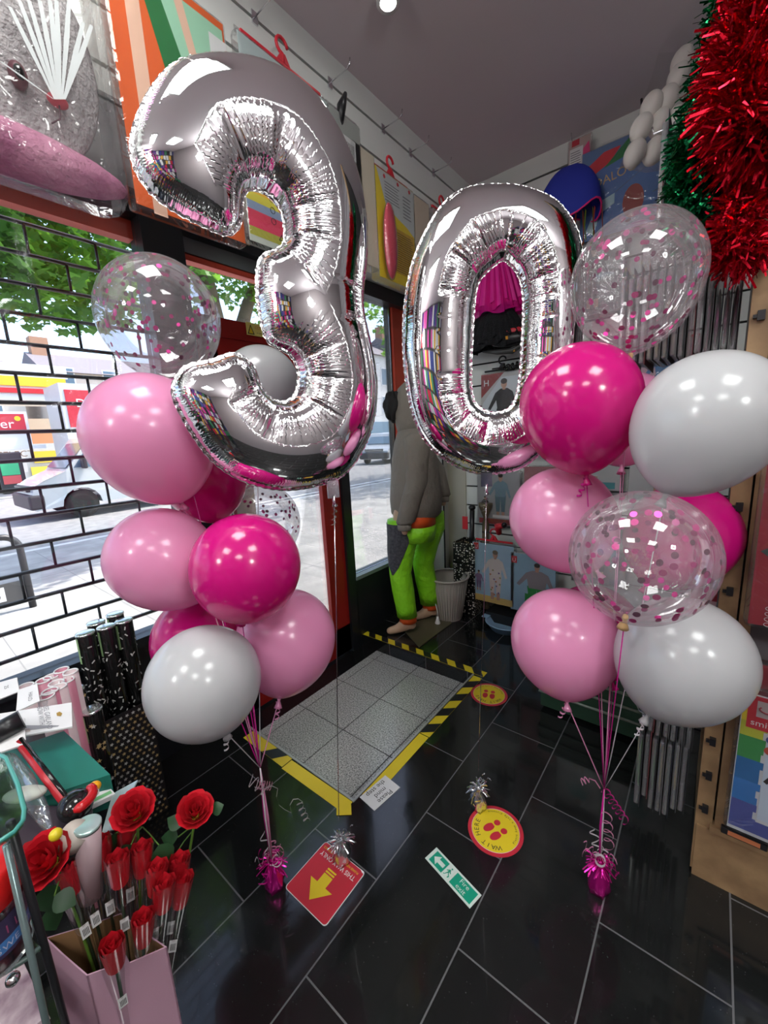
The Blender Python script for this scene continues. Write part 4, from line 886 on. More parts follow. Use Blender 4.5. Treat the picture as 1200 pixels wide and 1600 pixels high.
# pale blue dish on floor
a=Vector((-1.05,2.60,0)); m=M(); bl=C('dish_blue',150,185,215,.35); m.lathe([(.06,0),(.11,.0),(.14,.05),(.15,.055),(.145,.06),(.105,.008),(.002,.008)],bl,a,n=32,cap=False); m.box(a+Vector((-.155,0,.055)),(.05,.06,.006),bl,bev=.002); based(m,'plastic_dish',a,label='pale blue plastic dish on the floor beneath the costume packs',cat='dish')
# cable in the corner
m=M(); m.tube([(-1.655,2.79,.0+.01),(-1.655,2.79,.5),(-1.652,2.785,1.2),(-1.655,2.79,2.2)],.006,black); based(m,'cable',(-1.655,2.79,0),label='thin black cable running down the cream corner boxing',cat='cable')
m=M(); a=fl(684,975); m.lathe([(.020,0),(.020,.012),(.012,.04),(.008,.06)],white,a); m.tube([a+Vector((0,0,.06)),a+Vector((.0,.0,.10)),a+Vector((-.02,.01,.15))],.003,white); based(m,'ceiling_sucker',a,label='small white plastic sucker standing behind the mannequin heel',cat='plastic cap'); 
# ================================================================== COSTUME PACKS
def person_art(m, x, z, h, y, top, bot, hair=(.03,.02,.015), sk=(.45,.25,.17), arms=1, wide=1.0):
    """a printed model on the card: feet at z, height h"""
    k=h; s_=mat('print_skin_%d'%int(sk[0]*100),sk,.6); t_=mat('print_%s'%str(tuple(round(c,2) for c in top)),top,.6); b_=mat('print_%s'%str(tuple(round(c,2) for c in bot)),bot,.6); hr=mat('print_hair_%d'%int(hair[0]*100),hair,.6)
    P_=lambda L_,mm,dy=0: m.poly([(x+a*k*wide,y-dy,z+c*k) for a,c in L_],mm)
    P_([(-.09,.0),(-.03,.0),(-.015,.42),(-.10,.42)],s_); P_([(.03,.0),(.09,.0),(.10,.42),(.015,.42)],s_)
    P_([(-.10,.14),(-.02,.14),(0,.46),(.02,.14),(.10,.14),(.13,.52),(-.13,.52)],b_,.0002)
    P_([(-.11,.48),(.11,.48),(.15,.78),(.06,.84),(-.06,.84),(-.15,.78)],t_,.0004)
    if arms: P_([(-.15,.78),(-.11,.70),(-.24,.50),(-.28,.53)],t_,.0003); P_([(.15,.78),(.11,.70),(.20,.46),(.24,.48)],t_,.0003)
    P_([(-.025,.82),(.025,.82),(.025,.88),(-.025,.88)],s_,.0005)
    m.disc((x,y-.0006,z+.91*k),(.05*k,0,0),(0,0,.07*k),s_,16); m.disc((x,y-.0007,z+.955*k),(.056*k,0,0),(0,0,.045*k),hr,14)
def pack(label, loc, rz, w, h, d, card, art=None, hanger=None, name='costume_pack', group=None, tiltx=0, soft=None):
    """bag hung by its top: origin at the bottom middle; front faces local -Y"""
    t=thing(name,loc,label,'costume pack',group); t.rotation_euler=(tiltx,0,rz)
    m=M(); m.box((0,0,h/2),(w,d,h),film,bev=min(d*.45,.012)); m.box((0,0,h+.006),(w*.96,.002,.02),film); m.build('clear_bag',t,local=True)
    m=M(); m.bx(-w/2+.008,w/2-.008,-d/2+.004,-d/2+.006,.01,h-.008,card)
    if art: art(m,-d/2+.0035)
    m.build('printed_card',t,local=True)
    m=M(); 
    if soft: m.box((0,.002,h*.46),(w*.88,d*.6,h*.82),soft,bev=d*.25); m.build('folded_costume',t,local=True)
    if hanger:
        m=M(); mm=hanger; m.box((0,0,h+.012),(w*.86,.012,.014),mm,bev=.004)
        pts=[(0,0,h+.02),(0,0,h+.045)]+[(.026*math.sin(a)+.0,0,h+.075-.026*math.cos(a)) for a in np.linspace(0,-4.6,10)]
        m.tube(pts,.006,mm,n=8); m.prism([(-.03,-.004,h+.02),(.03,-.004,h+.02),(.01,-.004,h+.05),(-.01,-.004,h+.05)],(0,.008,0),mm); m.build('hanger',t,local=True)
    return t
def rc(m,x0,x1,z0,z1,y,mm): m.poly([(x0,y,z0),(x1,y,z0),(x1,y,z1),(x0,y,z1)],mm)
def lines(m,x0,x1,z0,z1,n,y,mm,f=.35):
    for i in range(n): z=z0+(z1-z0)*i/n; rc(m,x0,x1-(i%3)*.06*(x1-x0),z,z+(z1-z0)/n*f,y,mm)
def hook(loc,rz,n=.12,label=None,group='chrome hooks on the white slatwall'):
    m=M(); m.X=Matrix.Translation(Vector(loc))@Matrix.Rotation(rz,4,'Z'); m.bx(-.012,.012,-.006,0,-.02,.02,chrome); m.tube([(0,0,0),(0,-n*.9,0),(0,-n,.006),(0,-n-.006,.03)],.0028,chrome,n=6)
    o=m.build('slatwall_hook'); bpy.context.view_layer.update(); l=Vector(loc)
    for v in o.data.vertices: v.co-=l
    o.location=l; return tag(o,label,'hook',group or None)
LR=PI/2   # packs on the left slatwall face the room (+X)
# bunny fur pack
fur=bump(mottle(C('grey_fur',175,170,172,.95),srgb(140,132,134),srgb(205,200,200),9),90,1.0,.01); furp=bump(mottle(C('pink_fur',190,120,150,.95),srgb(165,95,130),srgb(205,145,170),10),60,1,.01)
a=Vector((-1.36,.29,2.06)); t=thing('plush_costume_pack',a,'large clear bag holding a grey and pink furry rabbit costume head, top left','costume pack')
m=M(); m.ell(a+Vector((-.005,.0,.30)),(.062,.26,.30),fur,28,k=16); m.ell(a+Vector((-.01,.16,.45)),(.03,.06,.25),C('ear_tan',190,160,140,.9),16); m.build('fur_head',t)
m=M(); m.ell(a+Vector((.0,.01,.055)),(.060,.285,.060),furp,28); m.build('pink_fur_trim',t)
e_=atx(28,118,-1.305); m=M(); m.ell(e_,(.018,.018,.028),C('eye_ring',90,30,45,.4)); m.ell(e_+Vector((.008,0,0)),(.014,.012,.018),blackgloss); m.build('eye',t)
e_=atx(90,158,-1.300); m=M(); m.ell(e_,(.015,.022,.014),C('nose_pink',205,75,90,.5)); m.tube([e_+Vector((.006,.0,-.012)),e_+Vector((.004,-.002,-.04)),e_+Vector((-.002,-.02,-.055))],.0018,C('whisker',90,60,70)); m.build('nose',t)
m=M(); m.box(a+Vector((.0,.0,.32)),(.15,.57,.68),film,bev=.05)
creasem=clear('film_crease',gloss=.9,base=.45,rough=.08,haze=.55,hazecol=(.85,.9,.9))
for (x1,y1) in ((0,95),(15,10),(30,0),(45,0),(62,0),(78,0),(88,0),(108,0),(130,35),(143,40)):
    p0=atx(93+(x1-75)*.12,155,-1.283); p1=atx(x1,y1,-1.281); wv=Vector((0,1,.1)).normalized(); m.poly([p0-wv*.002,p0+wv*.002,p0.lerp(p1,.6)+wv*.006,p1+wv*.004,p1-wv*.004,p0.lerp(p1,.6)-wv*.005],creasem)
m.build('clear_bag',t)
m=M(); q=a+Vector((.072,-.05,.50)); m.bx(q.x,q.x+.003,q.y-.13,q.y+.12,q.z,q.z+.22,C('header_purple',150,90,140,.5)); m.bx(q.x+.003,q.x+.004,q.y-.10,q.y+.06,q.z+.02,q.z+.08,paper); m.build('header_card',t)
# orange / green carrot pack
oc=C('carrot_orange',228,100,30,.4); gc=C('leaf_green',25,120,60,.4); mint=C('mint',165,215,185,.5); peach=C('peach',235,195,170,.5)
def art_carrot(m,y):
    rc(m,-.13,-.09,.0,.60,y,peach)
    m.poly([(-.09,y,.62),(-.02,y,.62),(.10,y,.26),(.09,y,.20),(-.02,y,.34)],gc); m.poly([(-.04,y-.0003,.63),(.17,y-.0003,.63),(.17,y-.0003,.30),(.12,y-.0003,.25),(.05,y-.0003,.38)],mint)
    m.poly([(.01,y-.0006,.63),(.04,y-.0006,.63),(.12,y-.0006,.30),(.10,y-.0006,.28)],peach); m.poly([(-.11,y,.22),(-.02,y,.16),(.02,y,.06),(-.06,y,.12)],gc)
    rc(m,.12,.18,.36,.60,y-.0009,paper)
    for k in range(9): rc(m,.125+k*.0055,.1275+k*.0055,.42,.50,y-.0012,ink)
pack('orange costume pack printed with green leaf shapes above the left window',(-1.365,.775,2.08),LR,.37,.66,.05,oc,art_carrot,None)
# clear pack on red hanger
def art_red(m,y):
    for x in (-.08,.06): m.disc((x,y-.0005,.20),(.014,0,0),(0,0,.018),redp,12); rc(m,x-.003,x+.012,.12,.18,y-.0005,redp)
    lines(m,-.1,.1,.05,.09,3,y-.0005,inkgrey)
pack('clear pack with small red drips on a red plastic hanger above the numeral 3',(-1.37,1.22,2.50),LR,.43,.27,.04,C('card_clear',190,205,205,.4),art_red,redp)
# rainbow pack seen through the 3
def art_rainbow(m,y):
    cs=[(235,80,110),(240,120,90),(240,190,60),(225,215,80),(150,170,200),(230,70,100),(235,75,110),(190,190,80)]
    for i,c_ in enumerate(cs[::-1]): rc(m,-.105,.105,.03+i*.027,.03+(i+1)*.027,y,C('rainbow%d'%i,*c_,.4))
    for i in range(4):
        z=.10+i*.035; m.tube([(.0+.010*math.cos(a),y-.001,z+.010*math.sin(a)) for a in np.linspace(0,2*PI,12,endpoint=False)],.001,ink,n=4,close=True); lines(m,.04,.09,z-.008,z+.012,3,y-.0005,ink)
    for k in range(3):
        a=PI/2+k*2*PI/3; b_=a+2*PI/3; p=Vector((.03,y-.001,.052)); m.tube([p+Vector((.013*math.cos(a),0,.013*math.sin(a))),p+Vector((.013*math.cos(b_),0,.013*math.sin(b_)))],.0012,ink,n=4)
pack('rainbow striped pack seen through the upper hole of the numeral 3',(-1.30,1.04,2.07),LR,.23,.27,.03,C('pack_pale',215,225,215,.4),art_rainbow,None)
pack('pale grey pack with barcode label to the right of the numeral 3 top',(-1.36,1.52,2.40),LR,.20,.36,.04,C('grey_card',165,170,165,.5),lambda m,y:(rc(m,-.03,.06,.20,.28,y,paper),[rc(m,-.02+k*.008,-.017+k*.008,.21,.26,y-.0005,ink) for k in range(9)]),None)
pack('cream fabric pack hanging left of the yellow banana pack',(-1.37,1.63,2.19),LR,.17,.50,.06,C('cream_card',215,205,185,.6),None,None,soft=C('cream_cloth',215,205,185,.8))
def art_yellow(m,y):
    m.poly([(-.15,y-.0006,.49),(.16,y-.0006,.49),(.16,y-.0006,.27),(.09,y-.0006,.30),(-.08,y-.0006,.34)],C('tag_white',200,205,205,.4)); lines(m,-.09,.03,.37,.46,7,y-.001,inkgrey); lines(m,.06,.13,.34,.45,7,y-.001,inkgrey)
    for x,z in ((-.09,.47),(.02,.475),(.12,.478)): m.disc((x,y-.0013,z),(.01,0,0),(0,0,.01),redp,6)
    rc(m,-.03,.15,.06,.27,y-.0003,C('mustard',205,165,40,.5)); lines(m,-.025,.14,.07,.26,18,y-.0008,C('mustard_ink',110,90,30))
pack('yellow banana-coloured costume pack on a red hanger between the numerals',(-1.37,1.87,2.16),LR,.33,.50,.06,C('pack_yellow',235,210,40,.4),art_yellow,redp)
t=thing('rolled_costume',(-1.315,1.76,2.17),'deep pink rolled costume bag in front of the yellow pack','costume pack')
m=M(); m.ell((-1.31,1.765,2.33),(.022,.045,.17),C('rolled_pink',200,70,90,.35),18); m.build('roll',t); m=M(); m.ell((-1.31,1.765,2.33),(.026,.05,.178),film,18); m.build('clear_bag',t)
pack('pack on a red hanger nearest the shop corner, beside the numeral 0',(-1.37,2.37,2.35),LR,.26,.32,.04,C('pink_beige',200,180,170,.5),lambda m,y: rc(m,-.1,.1,.05,.2,y,paper),redp)
pack('beige pack hanging between the yellow pack and the corner',(-1.37,2.12,2.20),LR,.16,.46,.05,C('beige2',215,200,180,.6),None,None)
for i,y in enumerate((1.15,1.53,1.90,2.14,2.38,.80)): hook((XF,y,2.92),LR,.12,'chrome single hook in the top groove of the window-side slatwall')
t=thing('hair_accessory_card',(-1.37,1.50,2.66),'black hair accessory card hanging right of the red-hanger pack','accessory'); m=M(); m.bx(-1.375,-1.368,1.47,1.56,2.66,2.74,C('grey_card',165,170,165,.5)); m.build('card',t); m=M(); m.tube([(-1.36,1.50,2.70),(-1.34,1.50,2.78),(-1.34,1.53,2.84)],[.012,.02,.008],black); m.build('clip',t)
# ---------------------------------------------------------------- back wall
def bw(px,py,y=2.84): return aty(px,py,y)
tm=bump(C('tutu_pink',225,25,150,.6),40,.5,.004); tg=clear('tulle',tint=(1,.35,.75),gloss=.1,base=.02,haze=.45,hazecol=srgb(235,40,160))
def tutu(label,x,z0,z1,r0,r1,mm,mt,seed):
    t=thing('tutu',(x,2.72,z0),label,'skirt'); rnd=random.Random(seed)
    for lay in range(4):
        m=M(); n=96; rs=[]; zz=z0+(lay%2)*.03+lay*.012
        for k in range(7):
            f_=k/6; r=r0+(r1-r0)*(f_**.8)*(1-.06*lay); amp=.028*f_
            rs.append([Vector((x+(r+amp*math.sin(11*a+lay*1.3+seed)+.4*amp*math.sin(29*a+lay))*math.cos(a),2.74+.42*(r+amp*math.sin(11*a+lay*1.3))*math.sin(a),z1-(z1-zz)*f_+.012*f_*math.sin(7*a+lay))) for a in np.linspace(0,2*PI,n,endpoint=False)])
        m.rings(rs,mt if lay%2==0 else mm,cap=False); m.build('tulle_layer',t,keep=True)
    m=M(); m.loft([((x,2.74,z1),(r0,0,0),(0,.42*r0,0)),((x,2.74,z1+.03),(r0,0,0),(0,.42*r0,0))],mm,32); m.build('waistband',t)
tutu('bright pink tulle tutu hanging on the back wall, seen through the zero',-1.22,2.14,2.55,.08,.21,tm,tg,1)
bkc=bump(mat('black_fur',(.006,.006,.008),.95),90,1,.01)
tutu('black fluffy skirt hanging under the pink tutu, seen through the zero',-1.20,1.93,2.16,.12,.22,bkc,bkc,2)
a=bw(795,530,2.72); m=M(); m.ell(a,(.13,.05,.045),black,20); m.ell(a+Vector((-.01,-.0,.04)),(.11,.045,.035),redp,20); m.box(a+Vector((0,-.05,.0)),(.03,.008,.02),C('buckle',220,150,40,.3)); based(m,'pirate_hat',a-Vector((0,0,.045)),label='black and red hat with an orange buckle below the black skirt',cat='hat')
a=bw(790,548,2.72); m=M(); m.tube([a+Vector((-.16,0,.02)),a+Vector((-.05,-.01,0)),a+Vector((.05,-.01,-.01)),a+Vector((.14,0,.03))],[.008,.018,.02,.008],mat('dark_grey_belt',(.05,.05,.05),.4)); m.box(a+Vector((.06,-.02,-.008)),(.02,.008,.02),C('buckle',220,150,40,.3)); based(m,'belt',a-Vector((.16,0,.02)),label='dark grey belt with small orange buckle below the hat',cat='belt')
m=M(); a=bw(800,573,2.84); m.tube([a+Vector((-.13,-.03,0)),a+Vector((.1,-.03,.0))],.005,black); 
rnd=random.Random(5)
for i in range(16): m.ell(a+Vector((rnd.uniform(-.05,.05),-.03+rnd.uniform(-.02,.02),rnd.uniform(-.02,.02))),(.012,.012,.012),blackgloss,8,k=5)
based(m,'display_clip',a,label='black spiky clip above the flat-cap costume pack',cat='clip')
dk=srgb(50,48,52); 
def art_cap(m,y):
    m.poly([(-.15,y,.30),(.02,y,.30),(-.15,y,.14)],C('dusty_red',150,60,60,.5)); m.poly([(-.14,y-.0003,.10),(.0,y-.0003,.27),(.15,y-.0003,.27),(.15,y-.0003,.0),(-.14,y-.0003,.0)],C('paleblue_card',205,212,218,.5)); person_art(m,.02,-.16,.42,y-.001,dk,dk,hair=srgb(70,65,65),sk=srgb(200,160,140)); m.text('H',(-.11,y-.002,.22),(1,0,0),(0,0,1),.06,paper)
pack('costume pack showing a man in a flat cap, seen through the zero',bw(785,640)-Vector((0,0,.05)),0,.31,.31,.05,C('card_grey',190,190,190,.4),art_cap,black)
def art_robe(m,y): rc(m,-.15,.15,.0,.04,y-.001,C('dusty_red',150,60,60,.5)); person_art(m,0.02,.05,.33,y-.001,srgb(120,150,165),srgb(95,125,140),sk=srgb(190,150,130)); person_art(m,-.10,.05,.16,y-.002,srgb(40,38,42),srgb(30,30,35)); lines(m,-.04,.10,.05,.12,1,y-.003,paper,.3)
pack('costume pack with a figure in a blue robe, just under the zero',Vector((-1.21,2.84,.70)),0,.34,.40,.05,C('card_silver',170,172,176,.35),art_robe,None)
def art_elder(m,y):
    rc(m,-.15,.15,.0,.05,y-.0002,C('confetti_orange',220,190,110,.5)); rc(m,-.15,-.11,.40,.45,y-.0006,redp); m.text('U',(-.13,y-.001,.408),(1,0,0),(0,0,1),.04,paper)
    person_art(m,.02,.03,.38,y-.001,srgb(215,205,200),srgb(215,200,195),hair=srgb(120,105,90),sk=srgb(190,150,130)); person_art(m,-.11,.08,.16,y-.001,srgb(140,110,150),srgb(110,90,130))
    for i in range(12): m.disc((.02+random.uniform(-.04,.04),y-.003,.07+i*.017),(.007,0,0),(0,0,.007),C('dot%d'%(i%3),*[(190,120,80),(120,90,140),(150,150,90)][i%3]),8)
pack('costume pack with a bearded figure in a patterned robe near the blue dish',Vector((-1.19,2.70,.13)),0,.33,.46,.05,C('card_blue',165,195,215,.4),art_elder,redp)
def art_hula(m,y): rc(m,-.15,-.11,.36,.41,y-.0006,redp); m.text('U',(-.13,y-.001,.368),(1,0,0),(0,0,1),.04,paper); person_art(m,.03,.02,.36,y-.001,srgb(150,140,145),srgb(30,150,60),wide=1.4,sk=srgb(190,150,130)); rc(m,-.05,.11,.03,.15,y-.003,C('grass_green',30,150,60,.5)); m.disc((.12,y-.002,.05),(.015,0,0),(0,0,.015),C('blue_badge',70,90,150),12)
pack('costume pack with a green grass skirt right of the bearded figure pack',Vector((-.90,2.70,.11)),0,.32,.44,.05,C('card_blue2',150,185,205,.4),art_hula,None)
a=bw(825,880,2.72); m=M(); m.tube([(-1.28,2.70,.66),(-1.0,2.70,.66)],.006,black); m.tube([(-1.15,2.70,.66),(-1.15,2.68,.72),(-1.11,2.68,.73)],[.02,.028,.02],redp); m.ell((-1.10,2.67,.735),(.02,.02,.02),blackgloss); based(m,'display_clip',(-1.15,2.70,.64),label='red and black display clip above the bearded figure pack',cat='clip')
pack('pinkish costume pack right of the blue robe pack, behind the pale pink balloon',Vector((-.86,2.84,.72)),0,.33,.42,.05,C('card_rose',170,110,115,.4),lambda m,y: person_art(m,0,.04,.34,y-.001,srgb(170,120,125),srgb(120,80,85)),None)
# jester hat, small card pack, coconut pack, egg pack
t=thing('jester_hat',bw(885,345,2.70)+Vector((0,0,-.05)),'blue felt jester hat with neon trimmed strips hanging on the back wall','hat')
bl_=C('felt_blue',35,50,160,.8); c=bw(888,300,2.70)
m=M(); n=28; rs=[]
for k in range(9):
    f_=k/8; r=.17*math.sin(f_*PI/2)**.8+.004; rs.append([c+Vector((r*math.cos(a),.6*r*math.sin(a),.13-.26*f_**1.4+.035*f_*math.cos(3*a+1))) for a in np.linspace(0,2*PI,n,endpoint=False)])
m.rings(rs,bl_,cap=False); m.build('crown',t)
edge_p=[c+Vector((.172*math.cos(a),.6*.172*math.sin(a),.13-.26+.035*math.cos(3*a+1))) for a in np.linspace(0,2*PI,n,endpoint=False)]
m=M(); m.tube(edge_p,.005,C('neon_pink',235,40,130,.5),close=True); m.build('trim',t)
for i,(x,cc) in enumerate(((-.12,(225,215,40)),(-.075,(235,40,130)),(-.02,(225,60,130)),(.05,(240,120,60)),(.10,(190,220,40)),(.145,(235,110,70)))):
    m=M(); p=c+Vector((x,-.02,-.13)); m.ribbon([p,p+Vector((.0,-.02,-.08)),p+Vector((.01,-.02,-.16)),p+Vector((.03,-.01,-.19)),p+Vector((.045,0,-.16)),p+Vector((.04,0,-.08)),p+Vector((.035,.0,0))],.028,C('strip%d'%i,*cc,.6),side=(0,1,0)); m.build('felt_strip',t,keep=True)
def art_small(m,y): rc(m,-.05,.02,.02,.12,y,paper); lines(m,-.045,.01,.04,.11,6,y-.0005,inkgrey); m.poly([(.02,y-.001,.03),(.06,y-.001,.05),(.05,y-.001,.13),(.02,y-.001,.10)],C('hot_print',225,60,130)); rc(m,-.04,.0,.13,.16,y-.001,redprint)
pack('small card pack with pink print hanging above the blue jester hat',bw(905,262,2.80)+Vector((0,0,-.02)),0,.13,.17,.03,C('card_mixed',190,170,165,.5),art_small,None); hook(bw(900,232,2.88),0,.10,'chrome hook above the small pink-print card pack','')
def art_coco(m,y):
    rc(m,-.19,.19,.0,.36,y,C('sea_blue',70,110,170,.5)); m.poly([(-.19,y-.0005,.30),(-.05,y-.0005,.36),(.0,y-.0005,.42),(-.08,y-.0005,.42),(-.19,y-.0005,.36)],redp); m.poly([(-.08,y-.0008,.34),(.06,y-.0008,.46),(.02,y-.0008,.36)],gc)
    m.text('BUDALOO CHI',(0,y-.002,.27),(1,0,.12),(-.12,0,1),.062,C('letter_tan',200,165,110,.5),.95); m.poly([(-.16,y-.002,.05),(-.10,y-.002,.18),(-.02,y-.002,.2),(-.02,y-.002,.15),(-.09,y-.002,.12),(-.12,y-.002,.02)],C('pale_dolphin',175,205,215,.5)); m.disc((.07,y-.003,.13),(.05,0,0),(0,0,.08),C('brick_red',150,65,60,.6),18)
pack('blue summer decoration pack with tan lettering beside the white egg pack',bw(965,365,2.80),0,.40,.46,.05,C('pack_blue',90,120,165,.5),art_coco,None)
m=M(); q=bw(1010,225,2.80); m.tube([q+Vector((-.16,0,-.12)),q+Vector((-.02,-.02,-.05)),q+Vector((0,-.02,-.04)),q+Vector((-.03,-.03,.20))],.006,black); m.tube([q+Vector((-.13,-.01,-.18)),q+Vector((.03,-.01,-.1))],.012,mat('grey_slot',(.12,.13,.13),.5)); based(m,'hanging_rail',q+Vector((-.16,0,-.18)),label='bent black rail fixed to the back wall slatwall near the ceiling',cat='rail')
t=thing('egg_pack',at(1020,250,1.75),'clear bag of large white eggs hanging beside the green tinsel','egg pack')
eg=mat('egg_white',srgb(238,232,226),.45); n_=0
for (px,py) in ((992,240),(1022,236),(1047,230),(1002,200),(1030,192),(1055,188),(1018,165),(1042,155),(1060,120),(1066,95)):
    c=at(px,py,1.75); m=M(); d=(at(px+6,py-14,1.75)-c).normalized(); q_=Vector((0,0,1)).rotation_difference(d).to_matrix(); m.ell(c,(.042,.042,.062),eg,18,rot=q_); m.build('egg',t)
m=M(); bag=[(968,262),(985,215),(1000,170),(1018,120),(1030,80),(1055,40),(1090,60),(1085,120),(1075,180),(1070,235),(1060,262),(1010,270)]
back=[at(x,y,1.84) for x,y in bag]; frt=[at(x,y,1.67) for x,y in bag]; m.rings([back,frt],clear('thin_bag',gloss=.3,base=.02,rough=.08),cap=True,sm=False); m.build('clear_bag',t)
# ================================================================== RIGHT-HAND SHELVING
UY=1.37; grey=mat('slatwall_grey',srgb(105,100,104),.5); ply=mottle(mat('ply_edge',(.4,.3,.2),.6),srgb(132,104,74),srgb(158,128,92),14)
su=thing('shelving_unit',(.5,1.6,0),'pale wood shelving unit with grey slatted front at the right edge','shelving unit')
m=M(); m.bx(.045,.085,UY,UY+.04,.02,2.75,ply); m.bx(.09,.115,UY+.0,UY+.05,.19,2.75,ply); m.build('upright',su)
m=M(); m.bx(.085,.10,UY+.04,2.85,.02,2.75,mat('unit_side',(.05,.05,.055),.6)); m.build('side_panel',su)
m=M(); m.bx(.05,1.3,UY-.004,UY+.5,0,.185,ply); m.bx(.08,1.3,UY-.012,UY+.02,.185,.205,ply); m.build('plinth',su)
m=M(); slats(m,'y',UY+.045,.11,1.3,.2,2.75,.115,2.70,-1,grey,.015,.012); m.bx(.11,1.3,UY+.06,UY+.1,.2,2.75,grey); m.build('slatted_front',su)
for i in range(20):
    z=.25+i*.115; m=M(); p=Vector((.062,UY-.001,z)); m.bx(p.x-.004,p.x+.01,UY-.012,UY,z-.010,z+.012,black); m.bx(p.x-.012,p.x,UY-.010,UY-.003,z-.004,z+.004,black); m.build('shelf_clip',su)
# two large packs on the front
def art_riding(m,y):
    m.text('Little\nRed Riding\nHood',(-.035,y-.001,.355),(1,0,0),(0,0,1),.046,paper); m.poly([(-.15,y-.0005,.20),(0,y-.0005,.31),(.15,y-.0005,.20),(0,y-.0005,.08)],C('dark_diamond',60,75,75,.4)); m.poly([(-.13,y-.001,.20),(0,y-.001,.295),(.13,y-.001,.20),(0,y-.001,.10)],C('pale_diamond',170,185,200,.4))
    lines(m,-.12,.10,.06,.09,3,y-.001,paper,.15)
    for i in range(4): m.tube([(-.12+.008*math.cos(a),y-.001,.015+i*.014+.005*math.sin(a)) for a in np.linspace(0,2*PI,10,endpoint=False)],.0008,paper,n=4,close=True)
P1=aty(1171,965,1.30); maroon=C('maroon_card',150,40,55,.35)
pack('dark red costume pack with a diamond panel on the grey slatted front',Vector((P1.x+.155,1.325,.875)),0,.33,.43,.05,maroon,art_riding,None,soft=C('maroon_cloth',140,10,45,.6))
def art_smif(m,y):
    cs=[(225,205,50),(190,195,60),(60,150,80),(40,110,170),(50,120,190),(80,90,160)]
    n=18
    for i in range(n):
        z0=.02+i*.40/n; c_=cs[min(5,int((1-i/n)*6))]; rc(m,-.155,-.105+.004*math.sin(i*2.3),z0,z0+.40/n,y-.0003,C('edge%d'%cs.index(c_),*c_,.4))
    rc(m,-.15,.155,.02,.06,y-.0004,C('edge5',80,90,160,.4)); rc(m,-.105,.155,.385,.42,y-.0004,C('edge0',225,205,50,.4))
    rc(m,-.10,.155,.07,.385,y-.0006,C('skyprint',195,208,222,.5)); rc(m,-.145,-.065,.335,.43,y-.001,redprint); rc(m,-.128,-.082,.372,.418,y-.0014,C('logo_grey',190,180,180)); m.tube([(-.105+.018*math.cos(a),y-.0018,.396+.009*math.sin(a)) for a in np.linspace(PI*.8,PI*2.1,10)],.002,C('logo_red',170,70,80),n=5)
    m.text('smiffys',(-.105,y-.0016,.346),(1,0,0),(0,0,1),.024,paper); m.disc((-.09,y-.001,.315),(.014,0,0),(0,0,.012),C('badge_blue',80,90,150),14); m.disc((-.09,y-.001,.283),(.015,0,0),(0,0,.013),C('badge_red',190,80,60),14)
    person_art(m,-.045,.09,.19,y-.0016,srgb(35,28,32),srgb(22,18,24),sk=srgb(175,125,100)); rc(m,-.062,-.04,.09,.105,y-.0025,ink); m.ell((.09,y,.27),(.05,.001,.03),C('print_skin_tone',205,155,130),14)
P2=aty(1130,1285,1.32)
pack('rainbow-edged costume pack with a figure in a black dress, low on the shelving unit',Vector((P2.x+.165,1.335,.255)),0,.33,.44,.04,C('pack_white',205,208,212,.4),art_smif,None,soft=None)
pack('dark red folded pack behind the rainbow-edged pack on the shelving unit',Vector((P2.x+.20,1.375,.50)),0,.34,.26,.03,maroon,lambda m,y: lines(m,-.12,.12,.05,.2,4,y-.001,C('maroon_dark',95,20,30)),None)
pack('dark maroon pack high on the shelving unit at the right edge',Vector((.27,1.34,1.42)),0,.31,.42,.05,C('maroon_dark2',70,35,42,.4),None,None)
t=thing('price_strip',(.16,1.36,.215),'black and orange label lying on the plinth ledge under the rainbow-edged pack','label'); m=M(); m.box((.155,1.362,.212),(.10,.012,.022),black,bev=.002); m.box((.155,1.3555,.212),(.07,.001,.014),C('label_orange',200,120,80)); m.build('strip',t)
# packs hanging edge-on from rods that stick out of the unit's side
sheet=clear('blister_film',gloss=.8,base=.12,rough=.12,haze=.22,hazecol=(.55,.56,.58))
cardcols=[(60,60,64),(90,90,95),(45,48,60),(110,108,110),(40,40,44),(120,60,65)]
def sheet_pack(x,y0,y1,z0,z1,col,blob,label,group,rnd):
    t=thing('hanging_pack',(x,(y0+y1)/2,z0),label,'hanging pack',group); k=rnd.uniform(-.008,.008)
    m=M(); m.prism([(x,y0,z0),(x,y1,z0+k),(x,y1,z1),(x,y0,z1)],(.0015,0,0),col); m.build('card',t)
    m=M(); m.box((x-.008,(y0+y1)/2,(z0+z1)/2-.01),(.014,(y1-y0)*.95,(z1-z0)*.9),sheet,bev=.004); m.build('clear_bag',t)
    if blob: m=M(); m.ell((x-.008,(y0+y1)/2,z0+(z1-z0)*.4),(.0065,(y1-y0)*.36,(z1-z0)*.3),blob,12); m.build('contents',t)
rnd=random.Random(12)
def rod(p0,p1,label):
    m=M(); m.tube([p0,p1,Vector(p1)+Vector((-.005,0,.02))],.003,chrome,n=6); based(m,'hanging_rod',p0,label=label,cat='rod')
def rowp(n,x0,x1,y0,y1,z0,z1,dz,label,group,blobs):
    for i in range(n):
        x=x0+(x1-x0)*i/(n-1); jz=rnd.uniform(-dz,dz); sheet_pack(x,y0+rnd.uniform(-.01,.01),y1+rnd.uniform(-.02,.02),z0+jz,z1+jz*.2,C('sheet_card%d'%(i%6),*cardcols[i%6],.5),rnd.choice(blobs),label,group,rnd)
bl1=[None,C('b_black',25,25,28,.3),C('b_grey',120,122,128,.3),C('b_red',140,40,45,.4)]
bl2=[C('b_black',25,25,28,.3),C('b_green',70,160,70,.4),C('b_teal',60,95,90,.3),C('b_yellow',190,160,40,.4),None]
rod((.04,1.62,1.86),(-.27,1.62,1.86),'chrome rod holding the edge-on packs beside the highest confetti balloon')
